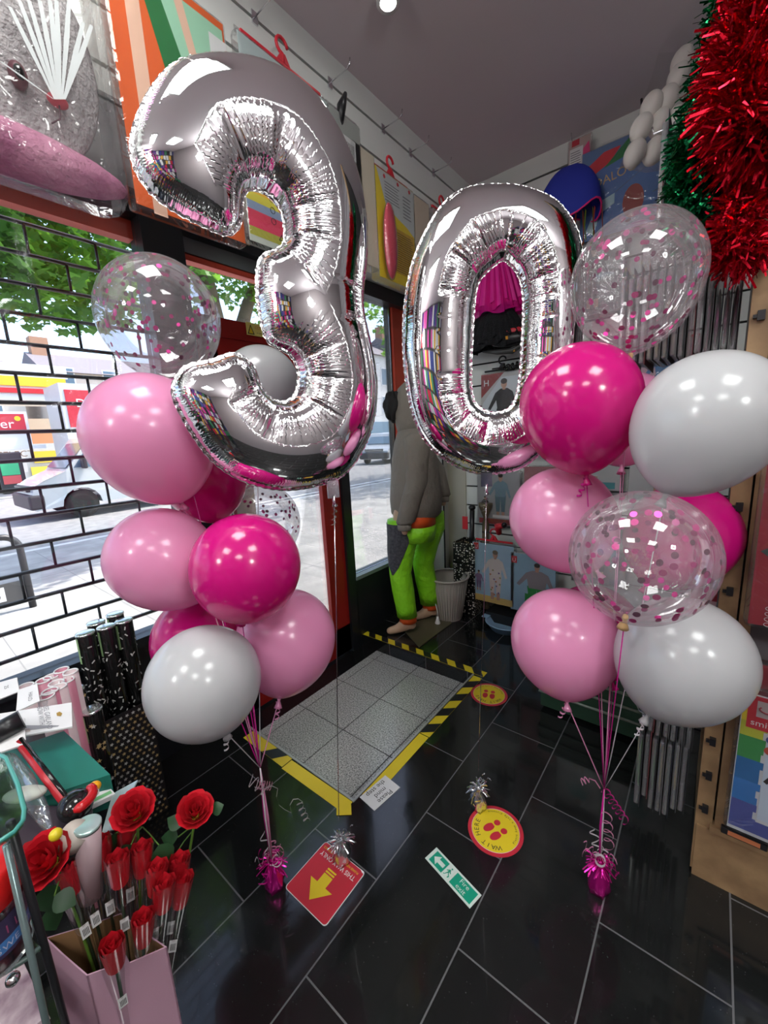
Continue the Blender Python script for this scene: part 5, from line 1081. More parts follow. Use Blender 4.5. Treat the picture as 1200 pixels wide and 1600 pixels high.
rowp(15,.028,-.24,1.50,1.74,1.575,1.845,.008,'clear flat pack hanging edge-on in the row above the tilted white balloon','edge-on packs above the white balloon',bl1)
rod((.04,1.70,2.28),(-.22,1.70,2.28),'chrome rod behind the red tinsel')
rowp(9,.028,-.17,1.58,1.84,1.98,2.26,.01,'clear flat pack hanging edge-on behind the red tinsel','edge-on packs behind the tinsel',bl1)
rod((.04,1.50,.62),(-.13,1.50,.62),'chrome rod holding the upper edge-on packs below the white balloon')
rod((.04,1.49,.42),(-.13,1.49,.42),'chrome rod holding the lowest edge-on packs over the floor')
rowp(7,.02,-.10,1.42,1.58,.40,.60,.02,'clear blister pack hanging edge-on in the upper row beside the wood upright','blister packs on the upper low rod',bl2)
rowp(7,.015,-.105,1.42,1.57,.14,.41,.035,'clear blister pack hanging edge-on in the lowest row above the black floor','blister packs on the lowest rod',bl2)
rod((.04,1.50,1.22),(-.10,1.50,1.22),'chrome rod between the tilted white balloon and the hot pink balloon')
rowp(5,.02,-.06,1.42,1.60,.98,1.20,.01,'dark flat pack hanging edge-on behind the hot pink balloon of the right bouquet','packs behind the hot pink balloon',bl1)
for i,x in enumerate((-.005,.028)):
    t=thing('hanging_box',(x,1.46,.76),'slim pink and grey box hanging left of the wood upright','box','slim boxes beside the upright'); m=M(); m.bx(x-.012,x+.014,1.42,1.50,.76,.92,C('slim_pink',190,160,165,.5)); m.bx(x-.0125,x+.0145,1.4195,1.5005,.885,.92,maroon); m.build('carton',t); m=M(); m.bx(x-.008,x+.010,1.419,1.4198,.78,.87,inkgrey); m.build('printed_text',t)
# pack wall between the bouquet and the unit (back wall, dark goods)
def simple_art(c1,c2,sk=srgb(190,150,130)): return lambda m,y: (rc(m,-.13,.13,.02,.06,y-.0005,mat('sa%s'%str(c1),c1,.5)),person_art(m,0,.05,.34,y-.001,c1,c2,sk=sk))
bk=[(-.62,1.50,'costume pack with a blue-dressed figure behind the highest confetti balloon',(60,110,170),(200,210,215),(200,190,195)),
    (-.24,1.42,'pink-topped costume pack with a dark-haired figure right of the confetti balloon knot',(90,140,190),(60,100,160),(205,170,185)),
    (.0-.58,.98,'costume pack with a turquoise figure behind the pale pink balloons',(70,170,175),(200,215,215),(210,215,215)),
    (-.22,.92,'white costume pack with teal swirl left of the tilted white balloon knot',(60,165,165),(70,150,160),(220,222,222)),
    (-.52,.36,'dark costume pack behind the confetti balloon of the right bouquet',(70,60,90),(40,35,50),(80,70,80)),
    (-.90,1.22,'costume pack behind the hot pink balloon beside the zero',(150,60,70),(60,50,60),(150,140,145)),
    (-.62,2.02,'dark costume pack behind the top confetti balloon, under the blue pack',(60,60,70),(40,40,44),(95,92,98)),
    (-.22,1.98,'grey costume pack beneath the green tinsel',(90,80,80),(50,48,52),(120,112,116))]
for i,(x,z,lb,c1,c2,cc) in enumerate(bk): pack(lb,Vector((x,2.82,z)),0,.33,.40,.05,C('bk_card%d'%i,*cc,.4),simple_art(srgb(*c1),srgb(*c2)),[None,redp,None,black][i%4])
# low basket of goods on the floor behind the right bouquet
a=Vector((-.36,2.05,0)); t=thing('storage_basket',a,'dark green basket with pale rims on the floor behind the right bouquet','basket')
m=M(); gd=C('basket_green',38,70,50,.5); m.bx(a.x-.22,a.x+.22,a.y-.17,a.y+.17,.02,.22,gd); m.build('body',t)
for z in (.10,.16,.225): m=M(); m.tube([a+Vector((sx*.225,sy*.175,z)) for sx,sy in ((-1,-1),(1,-1),(1,1),(-1,1))],.007,C('rim_pale',150,165,150,.5),close=True); m.build('rim',t)
t=thing('low_shelf',(-.6,2.75,0),'low black shelf along the foot of the back wall','shelf'); m=M(); m.bx(-1.22,.05,2.62,2.89,0,.08,black); m.build('base',t)
# ================================================================== TINSEL
tr=mat('tinsel_red',srgb(190,12,38),.22,.85); tgn=mat('tinsel_green',srgb(18,110,68),.2,.85)
def garland(label,pts,rad,mm,n,seed,base):
    rnd=random.Random(seed); pts=[at(*p) for p in pts]; L_=[0]
    for a,b in zip(pts,pts[1:]): L_.append(L_[-1]+(b-a).length)
    root=thing('tinsel_garland',pts[0],label,'tinsel'); m=M()
    def pos(s):
        s*=L_[-1]
        for i in range(len(pts)-1):
            if s<=L_[i+1]: return pts[i].lerp(pts[i+1],(s-L_[i])/(L_[i+1]-L_[i])), (pts[i+1]-pts[i]).normalized()
        return pts[-1],(pts[-1]-pts[-2]).normalized()
    for i in range(n):
        p,d=pos(rnd.random()); v=Vector((rnd.gauss(0,1),rnd.gauss(0,1),rnd.gauss(0,1))); v=(v-d*v.dot(d)*.5).normalized(); l=rad*rnd.uniform(.5,1.08); w=v.cross(Vector((rnd.gauss(0,1),rnd.gauss(0,1),rnd.gauss(0,1)))).normalized()*rnd.uniform(.0018,.0036)
        q=p+v*l*.25; e=p+v*l+Vector((rnd.gauss(0,.012),rnd.gauss(0,.012),rnd.gauss(-.008,.012))); md=p+v*l*.65+Vector((rnd.gauss(0,.007),rnd.gauss(0,.007),rnd.gauss(0,.007)))
        a=m.v(q-w);b_=m.v(q+w);c_=m.v(md+w);d_=m.v(md-w);e_=m.v(e+w*.8);f_=m.v(e-w*.8); m.face([a,b_,c_,d_],mm); m.face([d_,c_,e_,f_],mm)
    o=m.build('foil_strands',root,keep=True); o['kind']='stuff'
    m=M(); m.tube(pts,.004,mm,n=5); m.build('cord',root)
garland('thick red tinsel garland hanging at the top right',[(1235,-60,.86),(1190,10,.86),(1172,90,.86),(1165,160,.86),(1180,215,.86),(1215,230,.86)],.092,tr,9000,1,None)
garland('shorter red tinsel strand hanging below the thick red one, before the wood upright',[(1190,240,.92),(1165,310,.92),(1148,350,.92),(1150,395,.92),(1175,380,.92)],.058,tr,5000,2,None)
garland('dark green tinsel garland hanging left of the red tinsel',[(1165,-40,.98),(1140,20,.98),(1120,90,.98),(1105,160,.98),(1080,230,.98),(1075,310,.98),(1092,365,.98)],.052,tgn,7000,3,None)
garland('loop of green tinsel showing behind the red tinsel',[(1135,230,1.0),(1120,300,1.0),(1110,350,1.0),(1125,385,1.0)],.060,tgn,3000,4,None)
# ================================================================== WINDOW-SIDE TABLE AND ITS GOODS
tb=thing('display_table',(-1.3,-.2,0),'black display table under the cards and the green box, lower left','table')
m=M(); m.bx(-1.52,-1.0,-.6,.19,.59,.615,black); m.build('table_top',tb)
for x in (-1.49,-1.03):
    for y in (-.57,.16): m=M(); m.bx(x-.02,x+.02,y-.02,y+.02,0,.59,black); m.build('leg',tb)
# star carton with party cannons
sc0=Vector((-1.655,.385,0)); t=thing('star_carton',sc0,'tall black carton printed with gold and silver stars, lower left by the window','box')
m=M(); X0,X1,Y0,Y1,ZT=-1.75,-1.56,.295,.478,.48
for q in ((X0,X0+.004,Y0,Y1),(X1-.004,X1,Y0,Y1),(X0,X1,Y0,Y0+.004),(X0,X1,Y1-.004,Y1)): m.bx(*q,0,ZT,black)
m.bx(X0,X1,Y0,Y1,0,.01,black)
sg_=C('star_gold',190,165,115,.35); ss_=C('star_silver',200,200,195,.35)
rnd=random.Random(8)
def star(m,c,u,v,r,mm,rot):
    m.poly([c+u*(r*(1 if k%2==0 else .45)*math.cos(rot+k*PI/5))+v*(r*(1 if k%2==0 else .45)*math.sin(rot+k*PI/5)) for k in range(10)],mm)
for i in range(9):
    for j in range(24):
        y=Y0+.012+i*.02+(.01 if j%2 else 0); z=.015+j*.0195
        if y<Y1-.008: star(m,Vector((X1+.0006,y,z)),Vector((0,1,0)),Vector((0,0,1)),.0075,sg_ if rnd.random()<.6 else ss_,rnd.random()*6)
        x=X0+.012+i*.02+(.01 if j%2 else 0)
        if x<X1-.008: star(m,Vector((x,Y0-.0006,z)),Vector((1,0,0)),Vector((0,0,1)),.0075,sg_ if rnd.random()<.6 else ss_,rnd.random()*6)
m.build('carton',t)
def cannon(x,y,z0,z1,label,gold_,txt,group=None):
    t=thing('party_cannon',(x,y,z0),label,'party cannon',group); m=M(); m.lathe([(.027,z0),(.027,z1-.004),(.025,z1)],blackgloss,(x,y,0),n=24)
    rr=random.Random(int(x*1000+y*77)); 
    for k in range(70 if not gold_ else 40):
        a=rr.uniform(-1.9,1.0); z=rr.uniform(z0+.02,z1-.02); n_=Vector((math.cos(a),math.sin(a),0)); u=Vector((-n_.y,n_.x,0)); c=Vector((x,y,z))+n_*.0275
        if gold_: star(m,c+n_*.0008,u,Vector((0,0,1)),.008,rr.choice((sg_,sg_,ss_)),rr.random()*6)
        else:
            b_=rr.random()*6; e1=(u*math.cos(b_)+Vector((0,0,1))*math.sin(b_)); e2=(u*-math.sin(b_)+Vector((0,0,1))*math.cos(b_)); c=c+n_*.0005; m.poly([c+e1*.006+e2*.002,c-e1*.006+e2*.002,c-e1*.006-e2*.002,c+e1*.006-e2*.002],ss_)
    m.build('tube',t)
    m=M(); m.lathe([(.0285,z1-.006),(.0285,z1),(.024,z1+.001),(.002,z1+.0005)],mat('foil_cap',(.75,.8,.78),.15,.9),(x,y,0),n=24); m.build('foil_cap',t)
    n_=Vector((.8,-.6,0)).normalized(); u=Vector((.6,.8,0)); c=Vector((x,y,0))+n_*.0278; m=M(); gl=C('label_green',150,185,130,.5)
    uu=-u; zz0=z1-.10; m.poly([c+uu*.012+Vector((0,0,zz0)),c+uu*.020-n_*.006+Vector((0,0,zz0)),c+uu*.020-n_*.006+Vector((0,0,z1-.01)),c+uu*.012+Vector((0,0,z1-.01))],gl)
    if txt: m.text('CANNON',c+u*.006+n_*.001+Vector((0,0,z0+.12)),(0,0,1),-u,.026,ss_)
    m.build('label',t)
cannon(-1.60,.335,.16,.80,'tall black party cannon with silver flecks, leftmost of the three in front',False,False)
cannon(-1.595,.395,.14,.80,'tall black party cannon with silver flecks, middle of the three in front',False,False)
cannon(-1.595,.450,.14,.80,'tall black party cannon lettered CANNON, nearest the white balloon',False,True)
cannon(-1.665,.385,.16,.80,'tall black party cannon behind the middle one in the star carton',False,False)
cannon(-1.66,.445,.16,.81,'tall black party cannon furthest back in the star carton',False,False)
cannon(-1.52,.262,.10,.66,'shorter party cannon with gold stars beside the star carton, upper one',True,False)
cannon(-1.465,.285,.05,.60,'shorter party cannon with gold stars in front of the star carton',True,False)
# rolled tubes
pk=C('tube_pink',190,120,140,.4); pk2=bump(C('tube_mottled',205,185,188,.4),60,.3)
for i,(px,py,t_,c_) in enumerate(((96,1047,1.26,0),(110,1050,1.25,1),(80,1057,1.24,1),(68,1063,1.22,0),(88,1067,1.20,1),(104,1063,1.22,0),(92,1073,1.17,1),(78,1080,1.14,0),(40,1072,1.18,1),(72,1088,1.12,1))):
    p=at(px,py,t_); m=M(); r=.020; z0=.62 if p.x>-1.5 and p.y<.18 else .0
    t=thing('rolled_tube',(p.x,p.y,z0),'white-rimmed pink rolled tube standing among others beneath the grille','tube','pink rolled tubes left of the gold star cannons')
    m.rings([[Vector((p.x+rr*math.cos(a),p.y+rr*math.sin(a),z)) for a in np.linspace(0,2*PI,20,endpoint=False)] for rr,z in ((r,z0),(r,p.z),(r*.82,p.z),(r*.82,p.z-.06))],[pk,pk2][c_],cap=False); m.build('tube',t)
    m=M(); m.tube([Vector((p.x+r*.92*math.cos(a),p.y+r*.92*math.sin(a),p.z)) for a in np.linspace(0,2*PI,20,endpoint=False)],.0024,white,n=6,close=True); m.build('rim',t)
def slab(name,label,cat,corners,th,mm,art=None):
    """flat piece whose top face has the given corners (px,py,t)"""
    P_=[at(*c) for c in corners]; n_=(P_[1]-P_[0]).cross(P_[3]-P_[0]).normalized()
    if n_.z<0: n_=-n_
    # make it planar
    P_[2]=P_[2]-n_*((P_[2]-P_[0]).dot(n_))
    m=M(); m.prism(P_,-n_*th,mm)
    if art: art(m,lambda a,b,k=1: P_[0]+(P_[1]-P_[0])*a+(P_[3]-P_[0])*b+n_*(.0006*k),(P_[1]-P_[0]),(P_[3]-P_[0]))
    return based(m,name,P_[3]-n_*th,label=label,cat=cat)
def art_card(m,f,u,v):
    m.text('BOW WITH',f(.62,.62),-v,u,.016,inkgrey); m.text('TINSEL GARLAND',f(.70,.62),-v,u,.016,inkgrey); m.disc(f(.88,.55),u*.04,v*.10,C('gold_hand',170,135,60),5)
    m.poly([f(.45,.35),f(.85,.12),f(.83,.08),f(.45,.15)],C('sketch_grey',150,150,155)); m.poly([f(.1,.3),f(.5,.22),f(.5,.1),f(.15,.1)],C('sketch_pale',190,175,165))
slab('display_card','large white printed card with a gold mark, topmost of the cards lower left','card',[(-20,1160,.92),(113,1135,.97),(108,1078,1.04),(-20,1118,1.0)],.004,paper,art_card)
slab('display_card','white card with small text at the left edge above the large printed card','card',[(-15,1098,1.10),(30,1080,1.12),(26,1058,1.16),(-15,1070,1.15)],.003,paper,lambda m,f,u,v:(m.text('25',f(.5,.5),-v,u,.014,ink)))
slab('display_card','white card standing between the tubes and the large printed card','card',[(25,1112,1.04),(62,1095,1.06),(58,1068,1.12),(28,1078,1.11)],.003,paper,lambda m,f,u,v: m.text('HALO',f(.5,.4),-v,u,.014,inkgrey))
slab('display_card','white card under the black tube at the left edge','card',[(-20,1182,.86),(40,1162,.89),(38,1120,.95),(-20,1120,.95)],.004,paper)
a=at(-10,1148,.89); b_=at(34,1124,.925); m=M(); m.tube([a,b_],.022,black,n=20); m.tube([b_+(a-b_)*.02,b_+(b_-a)*.02],.0225,mat('grey_ring',(.15,.15,.16),.4),n=20); based(m,'black_tube',a-Vector((0,0,.02)),label='black tube lying on the white cards at the left edge',cat='tube')
gbx=C('box_green',25,112,98,.45); P_=[at(100,1142,1.04),at(172,1216,.985),at(72,1246,.93),at(5,1176,.98)]
zt=.70; P_=[atz(100,1142,zt),atz(172,1210,zt),atz(72,1244,zt),atz(0,1176,zt)]; m=M(); m.prism(P_,(0,0,-.08),gbx)
based(m,'green_box',(P_[2].x,P_[2].y,zt-.08),label='teal green box lying on the table below the white cards',cat='box')
a=at(30,1160,.90); b_=at(104,1256,.80); sd_=(at(40,1160,.9)-a).normalized()
m=M(); m.tube([a,b_],.0085,C('stick_red',185,40,50,.3),n=14); m.tube([a+Vector((0,.004,.006)),b_+Vector((0,.004,.006))],.005,blackgloss,n=8); based(m,'toy_stick',b_-Vector((0,0,.008)),label='red and black plastic stick lying across the teal green box',cat='toy')
def art_cele(m,f,u,v):
    m.disc(f(.62,.80),u*.20,v*.14,C('leafprint',120,190,130),18); m.disc(f(.42,.86),u*.09,v*.06,C('leafprint',120,190,130),12); m.text('Celebra',f(.50,.50),u,v,.020,C('cele_green',30,110,70)); m.disc(f(.15,.7),u*.05,v*.05,C('dots_blue',150,190,220),10); m.poly([f(.5,.05),f(.95,.05),f(.95,.15),f(.5,.15)],C('leafprint',120,190,130))
zt=.715; P_=[(110,1274),(178,1240),(140,1198),(88,1232)]
slab('greeting_pack','white pack with green leaf print and lettering beside the teal box','pack',[(110,1274,.83),(180,1240,.885),(142,1198,.935),(86,1230,.88)],.012,paper,art_cele)
a=at(118,1258,.80); m=M(); m.ell(a,(.034,.030,.026),blackgloss,24,k=14); m.tube([a+Vector((.03*math.cos(k),.03*math.sin(k),.012)) for k in np.linspace(-.3,2.1,10)],[.004]+[.009]*8+[.004],mat('gloss_red',srgb(190,30,35),.08),n=10); based(m,'glossy_mask',a-Vector((0,0,.026)),label='glossy black and red rounded mask beside the green print pack',cat='mask')
a=at(148,1229,.86); m=M(); m.ell(a,(.012,.012,.010),C('orange_yellow',240,165,30,.3),16); m.ell(a+Vector((.01,-.004,-.004)),(.014,.008,.005),C('strap_white',215,200,190),12); based(m,'orange_bead',a-Vector((0,0,.01)),label='small orange ball lying on the green print pack',cat='bead')
a=at(87,1304,.70); m=M(); m.ell(a,(.010,.010,.010),C('lemon',215,195,40,.3),16); m.tube([a,a+Vector((-.03,0,-.02))],.003,C('lemon',215,195,40,.3)); based(m,'yellow_bead',a-Vector((0,0,.01)),label='small yellow ball just above the leftmost open rose',cat='bead')
slab('silver_card','pale silver card leaning behind the open rose','card',[(158,1304,.80),(176,1296,.80),(218,1222,.90),(176,1240,.89)],.003,mat('silver_card',srgb(175,190,190),.25,.3))
a=at(137,1290,.745); m=M(); m.lathe([(.0205,-.16),(.0205,0)],C('can_pinkwhite',190,165,170,.4),a,(.12,.1,1),n=28); m.lathe([(.0215,-.003),(.0215,.003),(.019,.004),(.001,.003)],mat('can_lid',srgb(185,215,210),.2,.5),a,(.12,.1,1),n=28); based(m,'card_tube',a-Vector((0,0,.16)),label='pinkish white tube with silvery round lid behind the rose buds',cat='tube')
a=at(112,1315,.74); m=M(); m.lathe([(.018,-.12),(.022,-.02),(.022,.0),(.001,.005)],black,a,(.5,.2,.8),n=20); m.lathe([(.0225,-.0),(.0225,.03),(.001,.032)],C('cap_beige',190,180,170,.4),a,(.5,.2,.8),n=20); based(m,'black_bottle',a-Vector((0,0,.1)),label='black bottle with a beige cap between the rose and the pinkish tube',cat='bottle')
a=at(55,1300,.78); m=M(); m.box(a,(.16,.10,.02),C('dark_pouch',48,34,42,.5),rz=.6,bev=.006); based(m,'dark_pouch',a-Vector((0,0,.02)),label='dark purple pouch lying under the clear bag, lower left',cat='pouch')
t=thing('clear_goods_bag',at(40,1240,.80)-Vector((0,0,.05)),'crumpled clear bag of pale goods beside the teal green box','bag')
c=at(38,1238,.80); m=M(); rs=[]
for k in range(9):
    f_=k/8; p=at(15,1180,.86).lerp(at(75,1300,.75),f_); r=.030*math.sin(PI*(.12+.8*f_)); rs.append([p+rt*(r*math.cos(a)*(1+.2*math.sin(3*a+k)))+Vector((0,0,1))*(r*.7*math.sin(a)*(1+.2*math.cos(2*a+k))) for a in np.linspace(0,2*PI,16,endpoint=False)])
m.rings(rs,film); m.build('clear_bag',t)
m=M(); rr=random.Random(4)
for k in range(1): m.ell(c+Vector((0,0,-.004)),(.040,.018,.012),C('goods_pale',190,195,185,.6),16,rot=Matrix.Rotation(.8,3,'Z'))
m.build('contents',t)
# ================================================================== ACRYLIC STAND WITH THE JAR (bottom left corner)
acr=clear('acrylic',tint=(.86,.97,.94),gloss=.7,base=.08,rough=.03); teal=mat('acrylic_edge',srgb(70,150,140),.15)
st=thing('acrylic_stand',(-.68,-.08,0),'clear acrylic display stand with black and grey posts in the bottom left corner','display stand')
def pl(z,pts): return [atz(x,y,z) for x,y in pts]
ZS=.955
top=pl(ZS,[(-40,1160),(10,1185),(28,1225),(38,1265),(36,1282),(22,1300),(-40,1340)]); m=M(); m.prism(top,(0,0,-.006),acr); m.build('top_shelf',st)
m=M(); m.tube(top,.0028,teal,n=6); m.build('shelf_edge',st)
pb=atz(23,1310,.93); m=M(); pt_=Vector((pb.x,pb.y,0)); q=atz(100,1590,.55)
m.tube([Vector((pb.x,pb.y,.955)),Vector((q.x,q.y,.55)),Vector((q.x-.02,q.y,.0))],.0048,black,n=10); m.build('front_post',st)
q1=atz(10,1320,.93); m=M(); m.tube([q1,Vector((q1.x-.01,q1.y-.01,.55)),Vector((q1.x-.02,q1.y-.01,0))],.004,mat('post_grey',srgb(120,140,140),.25,.6),n=10); m.build('rear_post',st)
low=pl(.735,[(-60,1545),(-20,1535),(50,1492),(62,1480),(30,1440),(-60,1440)]); m=M(); m.prism(low,(0,0,-.006),acr); m.build('lower_shelf',st)
m=M(); m.tube(low[:4],.0035,mat('edge_dark',srgb(90,110,105),.3),n=6); m.build('shelf_edge',st)
m=M(); e_=atz(20,1530,.72); m.ell(e_,(.008,.008,.008),chrome,14); m.build('fixing_knob',st)
jc=atz(-6,1495,.742); t=thing('sweet_jar',jc,'clear jar of dark sweets with a big red lid and purple lettered label','jar')
R_=.040; jz=jc.z; m=M(); m.lathe([(R_*.9,jz),(R_,jz+.006),(R_,jz+.085),(R_*.85,jz+.095)],clear('jar_plastic',gloss=.6,base=.08,rough=.05),(jc.x,jc.y,0),n=40); m.build('jar_body',t)
m=M(); m.lathe([(R_*.85,jz+.004),(R_*.93,jz+.01),(R_*.93,jz+.07),(R_*.8,jz+.08)],mottle(mat('sweets',(.03,.01,.03),.4),srgb(30,14,30),srgb(110,40,60),120),(jc.x,jc.y,0),n=32); m.build('sweets',t)
m=M(); m.lathe([(R_*.98,jz+.09),(R_*1.06,jz+.092),(R_*1.06,jz+.132),(R_*1.0,jz+.138),(.001,jz+.139)],mat('lid_red',srgb(225,30,30),.3),(jc.x,jc.y,0),n=44)
m.build('lid',t)
m=M(); cw=Vector((jc.x,jc.y,0))
def wrapq(a0,a1,z0,z1,mm,rr): 
    A_=np.linspace(a0,a1,14); m.rings([[cw+Vector((rr*math.cos(a),rr*math.sin(a),z)) for a in A_] for z in (z0,z1)],mm,cap=False,wrap=False)
wrapq(-.9,2.6,jz+.028,jz+.078,C('label_dark',60,50,80,.4),R_*1.01); wrapq(-.9,2.6,jz+.034,jz+.050,C('label_blue',70,120,180,.4),R_*1.02)
for tx,zz,sz,cc,am in (('SILLY',jz+.056,.017,C('letters_maroon',150,70,110,.4),1.35),('SWEETS',jz+.037,.012,C('letters_pale',190,190,215,.4),1.35)):
    n_=len(tx)
    for i,ch in enumerate(tx):
        a=am-.6+(i-(n_-1)/2)*(.30 if n_==5 else .24)-.05; d=Vector((math.cos(a),math.sin(a),0)); m.text(ch,cw+d*R_*1.035+Vector((0,0,zz)),(-math.sin(a),math.cos(a),0),(0,0,1),sz,cc)
m.build('label',t,keep=True)
slab('marbled_sheet','pale pink marbled sheet pack below the lower shelf, bottom left','pack',[(-60,1700,.60),(75,1585,.66),(42,1512,.76),(-60,1560,.72)],.01,mottle(C('marbled',185,165,172,.5),srgb(120,95,110),srgb(200,182,188),18,6))
# ================================================================== ROSES IN THE PINK CARTON
pinkb=bump(C('carton_pink',178,140,158,.6),200,.1); kraft=C('kraft_inner',135,100,65,.8)
F_,L_,R2=Vector((-.782,.069,0)),Vector((-.914,.038,0)),Vector((-.709,.174,0)); B_=L_+R2-F_; cc=(F_+B_)/2
t=thing('rose_carton',cc,'tall pink cardboard carton holding red roses, bottom left','carton')
m=M(); H_=.5
qs=[F_,R2,B_,L_]
for i in range(4):
    a,b_=qs[i],qs[(i+1)%4]; inn=(cc-(a+b_)/2).normalized()*.003; tops=[(0,H_),(.35,H_+.0),(.5,H_+.012),(.52,H_-.006),(1,H_)] if i==0 else [(0,H_),(.4,H_-.003),(1,H_)]
    m.prism([a,b_]+[a.lerp(b_,s)+Vector((0,0,z)) for s,z in tops[::-1]],inn,pinkb,kraft)
m.prism(qs,(0,0,.004),kraft); m.build('carton',t)
rose=mat('rose_red',srgb(178,10,28),.6); rose2=mat('rose_red_bright',srgb(205,18,38),.6); stemm=C('stem_green',90,130,45,.5); leafg=C('rose_leaf',35,70,38,.45); sep=C('sepal_lime',165,190,50,.5)
def petal(m,c,ax,u,w,r,h,curl,width,mm,b0=.35):
    """cupped petal round the axis, opening outward"""
    rs=[]; 
    for k in range(6):
        f_=k/5; row=[]
        for j in range(7):
            g=(j-3)/3; a=g*width; rr=r*(b0+(1-b0)*math.sin(f_*PI/2))*(1+.10*curl*f_**3*3)-(.08*r*g*g); z=h*f_*(1-.18*g*g) - curl*.22*h*max(0,f_-.7)*3
            row.append(c+(u*math.cos(a)+w*math.sin(a))*rr*(1+.05*f_*math.sin(9*g+40*r+3*width))+ax*(z+.06*h*f_*math.sin(7*g+90*r)))
        rs.append(row)
    m.rings(rs,mm,cap=False,wrap=False)
base0=cc+Vector((0,0,.05))
def open_rose(px,py,t_,r,label,face,leaves):
    c=at(px,py,t_); st_=(c-base0).normalized(); ax=(st_*.4+Vector(face)).normalized(); u=ax.orthogonal().normalized(); w=ax.cross(u); c0=c-ax*r*.5
    root=thing('open_rose',base0.lerp(c0,.02),label,'rose'); m=M()
    for ring,(n_,rr,h,cu,wd) in enumerate(((2,.20,1.25,0,1.7),(3,.36,1.25,.1,1.15),(4,.56,1.2,.3,.95),(5,.76,1.12,.4,.82),(6,.93,1.0,.6,.76))):
        for k in range(n_):
            a=2*PI*k/n_+ring*.7; uu=u*math.cos(a)+w*math.sin(a); ww=ax.cross(uu); petal(m,c0,ax,uu,ww,r*rr,r*1.05*h,cu,wd,rose2 if (ring+k)%2 else rose)
    o=m.build('bloom',root,keep=True)
    m=M(); p1=c0-ax*.01; mid=p1.lerp(base0,.45)+Vector((.0,.0,.0)); m.tube([c0,p1,p1.lerp(mid,.5)-ax*.01,mid,base0+Vector((random.uniform(-.02,.02),random.uniform(-.02,.02),0))],.0026,stemm,n=8); m.build('stem',root)
    m=M(); m.ell(c0-ax*.004,(.009,.009,.008),sep,12)
    for k in range(5): a=k*2*PI/5; d=u*math.cos(a)+w*math.sin(a); m.poly([c0-ax*.004+w*.003,c0-ax*.004-w*.003,c0+d*.018-ax*.012],sep)
    m.build('sepals',root)
    for (lx,ly,lt,ang,sz) in leaves:
        p=at(lx,ly,lt); d=(rt*math.cos(ang)-up*math.sin(ang)).normalized(); nn=(EYE-p).normalized(); s_=d.cross(nn).normalized(); m=M(); rs=[]
        for k in range(7): f_=k/6; wd=sz*.42*math.sin(PI*f_**.8)+.0006; q=p+d*sz*(f_-.0)-nn*.25*sz*f_*f_; rs.append([q-s_*wd-nn*.15*wd,q,q+s_*wd-nn*.15*wd])
        m.rings(rs,leafg,cap=False,wrap=False); m.tube([p,p.lerp(c0-ax*.04,.5),c0-ax*.06],.0012,stemm,n=5); m.build('leaf',root,keep=True)
open_rose(210,1268,.80,.036,'open red rose in the middle, above the upright buds',(.5,-.3,.75),[(180,1302,.80,1.7,.04),(248,1320,.80,1.2,.05),(205,1320,.79,2.2,.03)])
open_rose(305,1268,.84,.033,'open red rose standing furthest right over the black floor',(.55,-.25,.8),[(285,1290,.84,3.6,.035),(278,1308,.84,3.1,.035),(268,1345,.83,2.0,.035),(330,1268,.85,-.5,.03)])
open_rose(72,1345,.70,.040,'open red rose at the left, beside the acrylic stand',(.55,-.45,.7),[(70,1385,.70,1.4,.045),(85,1400,.70,.4,.04),(75,1420,.71,1.2,.04)])
tubef=clear('rose_tube',gloss=.28,base=.015,rough=.06)
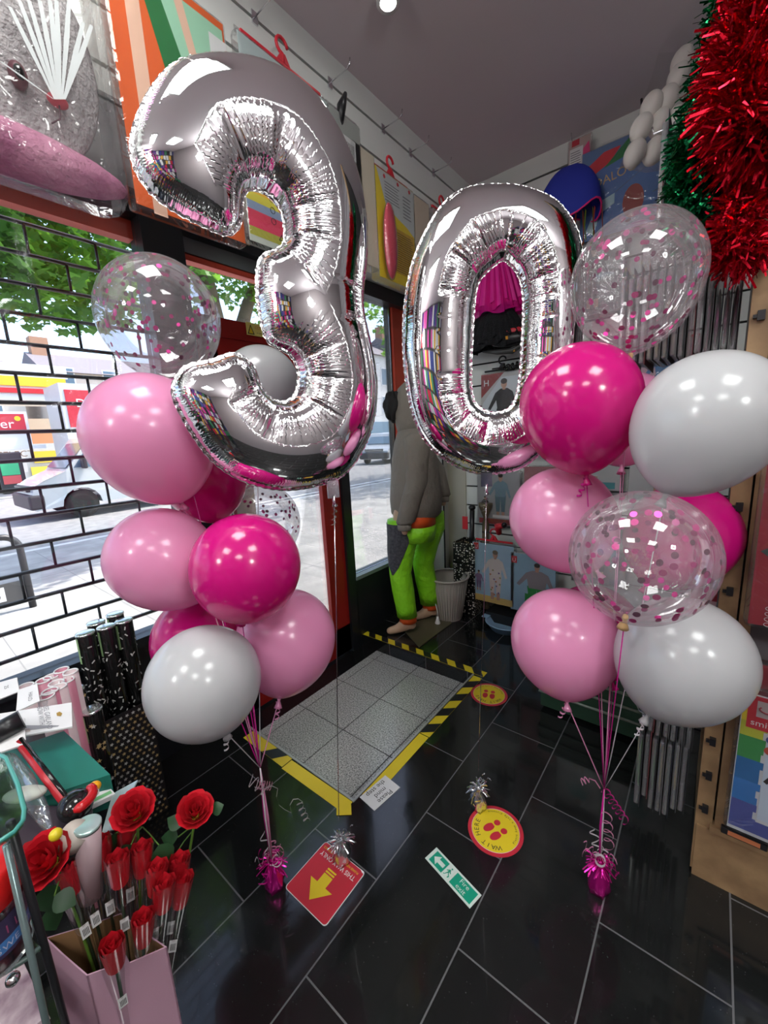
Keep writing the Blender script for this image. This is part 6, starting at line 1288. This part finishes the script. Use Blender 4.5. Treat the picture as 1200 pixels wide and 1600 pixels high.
buds=[(107,1370,.74,'leftmost, beside the open rose at the left'),(128,1350,.76,'second from the left in the back row'),(157,1330,.78,'third from the left in the back row'),(197,1308,.82,'right under the middle open rose'),(222,1340,.79,'tall one right of the middle stem'),(185,1356,.76,'upright in the centre of the carton'),(245,1370,.78,'left one of the right-hand four'),(279,1358,.81,'top one of the right-hand four'),(256,1395,.76,'lowest of the right-hand four'),(284,1388,.79,'rightmost of the right-hand four'),(224,1448,.74,'right one of two over the front edge'),(177,1488,.70,'left one of two over the front edge')]
for i,(px,py,t_,lb) in enumerate(buds):
    c=at(px,py,t_); b0=cc+Vector((0,0,.16))+(Vector((c.x,c.y,0))-cc)*.25; ax=(c-b0).normalized(); Lb=.30; u=ax.orthogonal().normalized(); w=ax.cross(u); low_=c-ax*Lb
    if low_.z<.02: low_=c-ax*(c.z-.02)/ax.z
    root=thing('rose_bud',low_,'red rose bud in clear tube, '+lb,'rose'); m=M(); r=.0185
    for ring,(n_,rr,h,cu,wd) in enumerate(((1,.3,1.0,0,3.3),(2,.55,1.0,0,1.9),(3,.8,1.02,.15,1.35),(3,1.0,.98,.3,1.3))):
        for k in range(n_):
            a=2*PI*k/n_+ring; uu=u*math.cos(a)+w*math.sin(a); petal(m,c-ax*.032,ax,uu,ax.cross(uu),r*rr,.060*h,cu*.4,wd,rose if ring%2 else rose2,.8)
    m.build('bloom',root,keep=True)
    m=M(); m.rings([[c+ax*z+(u*math.cos(a)+w*math.sin(a))*rr for a in np.linspace(0,2*PI,20,endpoint=False)] for z,rr in ((.034,.0215),(-.03,.0205),(-.12,.013),(-(c-low_).length,.009))],tubef,cap=False); m.build('clear_tube',root,keep=True)
    m=M(); m.tube([c-ax*.03,low_],.003,C('stem_dark',25,45,28,.5),n=6); m.build('stem',root)
    nn=(EYE-c); nn=(nn-ax*nn.dot(ax)).normalized(); s_=ax.cross(nn); q=c-ax*.11+nn*.0145; m=M(); m.poly([q-s_*.007-ax*.014,q+s_*.007-ax*.014,q+s_*.007+ax*.014,q-s_*.007+ax*.014],paper)
    for k in range(5): m.poly([q+nn*.0005+s_*(-.004+k*.002)-ax*.009,q+nn*.0005+s_*(-.003+k*.002)-ax*.009,q+nn*.0005+s_*(-.003+k*.002)+ax*.006,q+nn*.0005+s_*(-.004+k*.002)+ax*.006],ink)
    m.build('barcode_label',root)
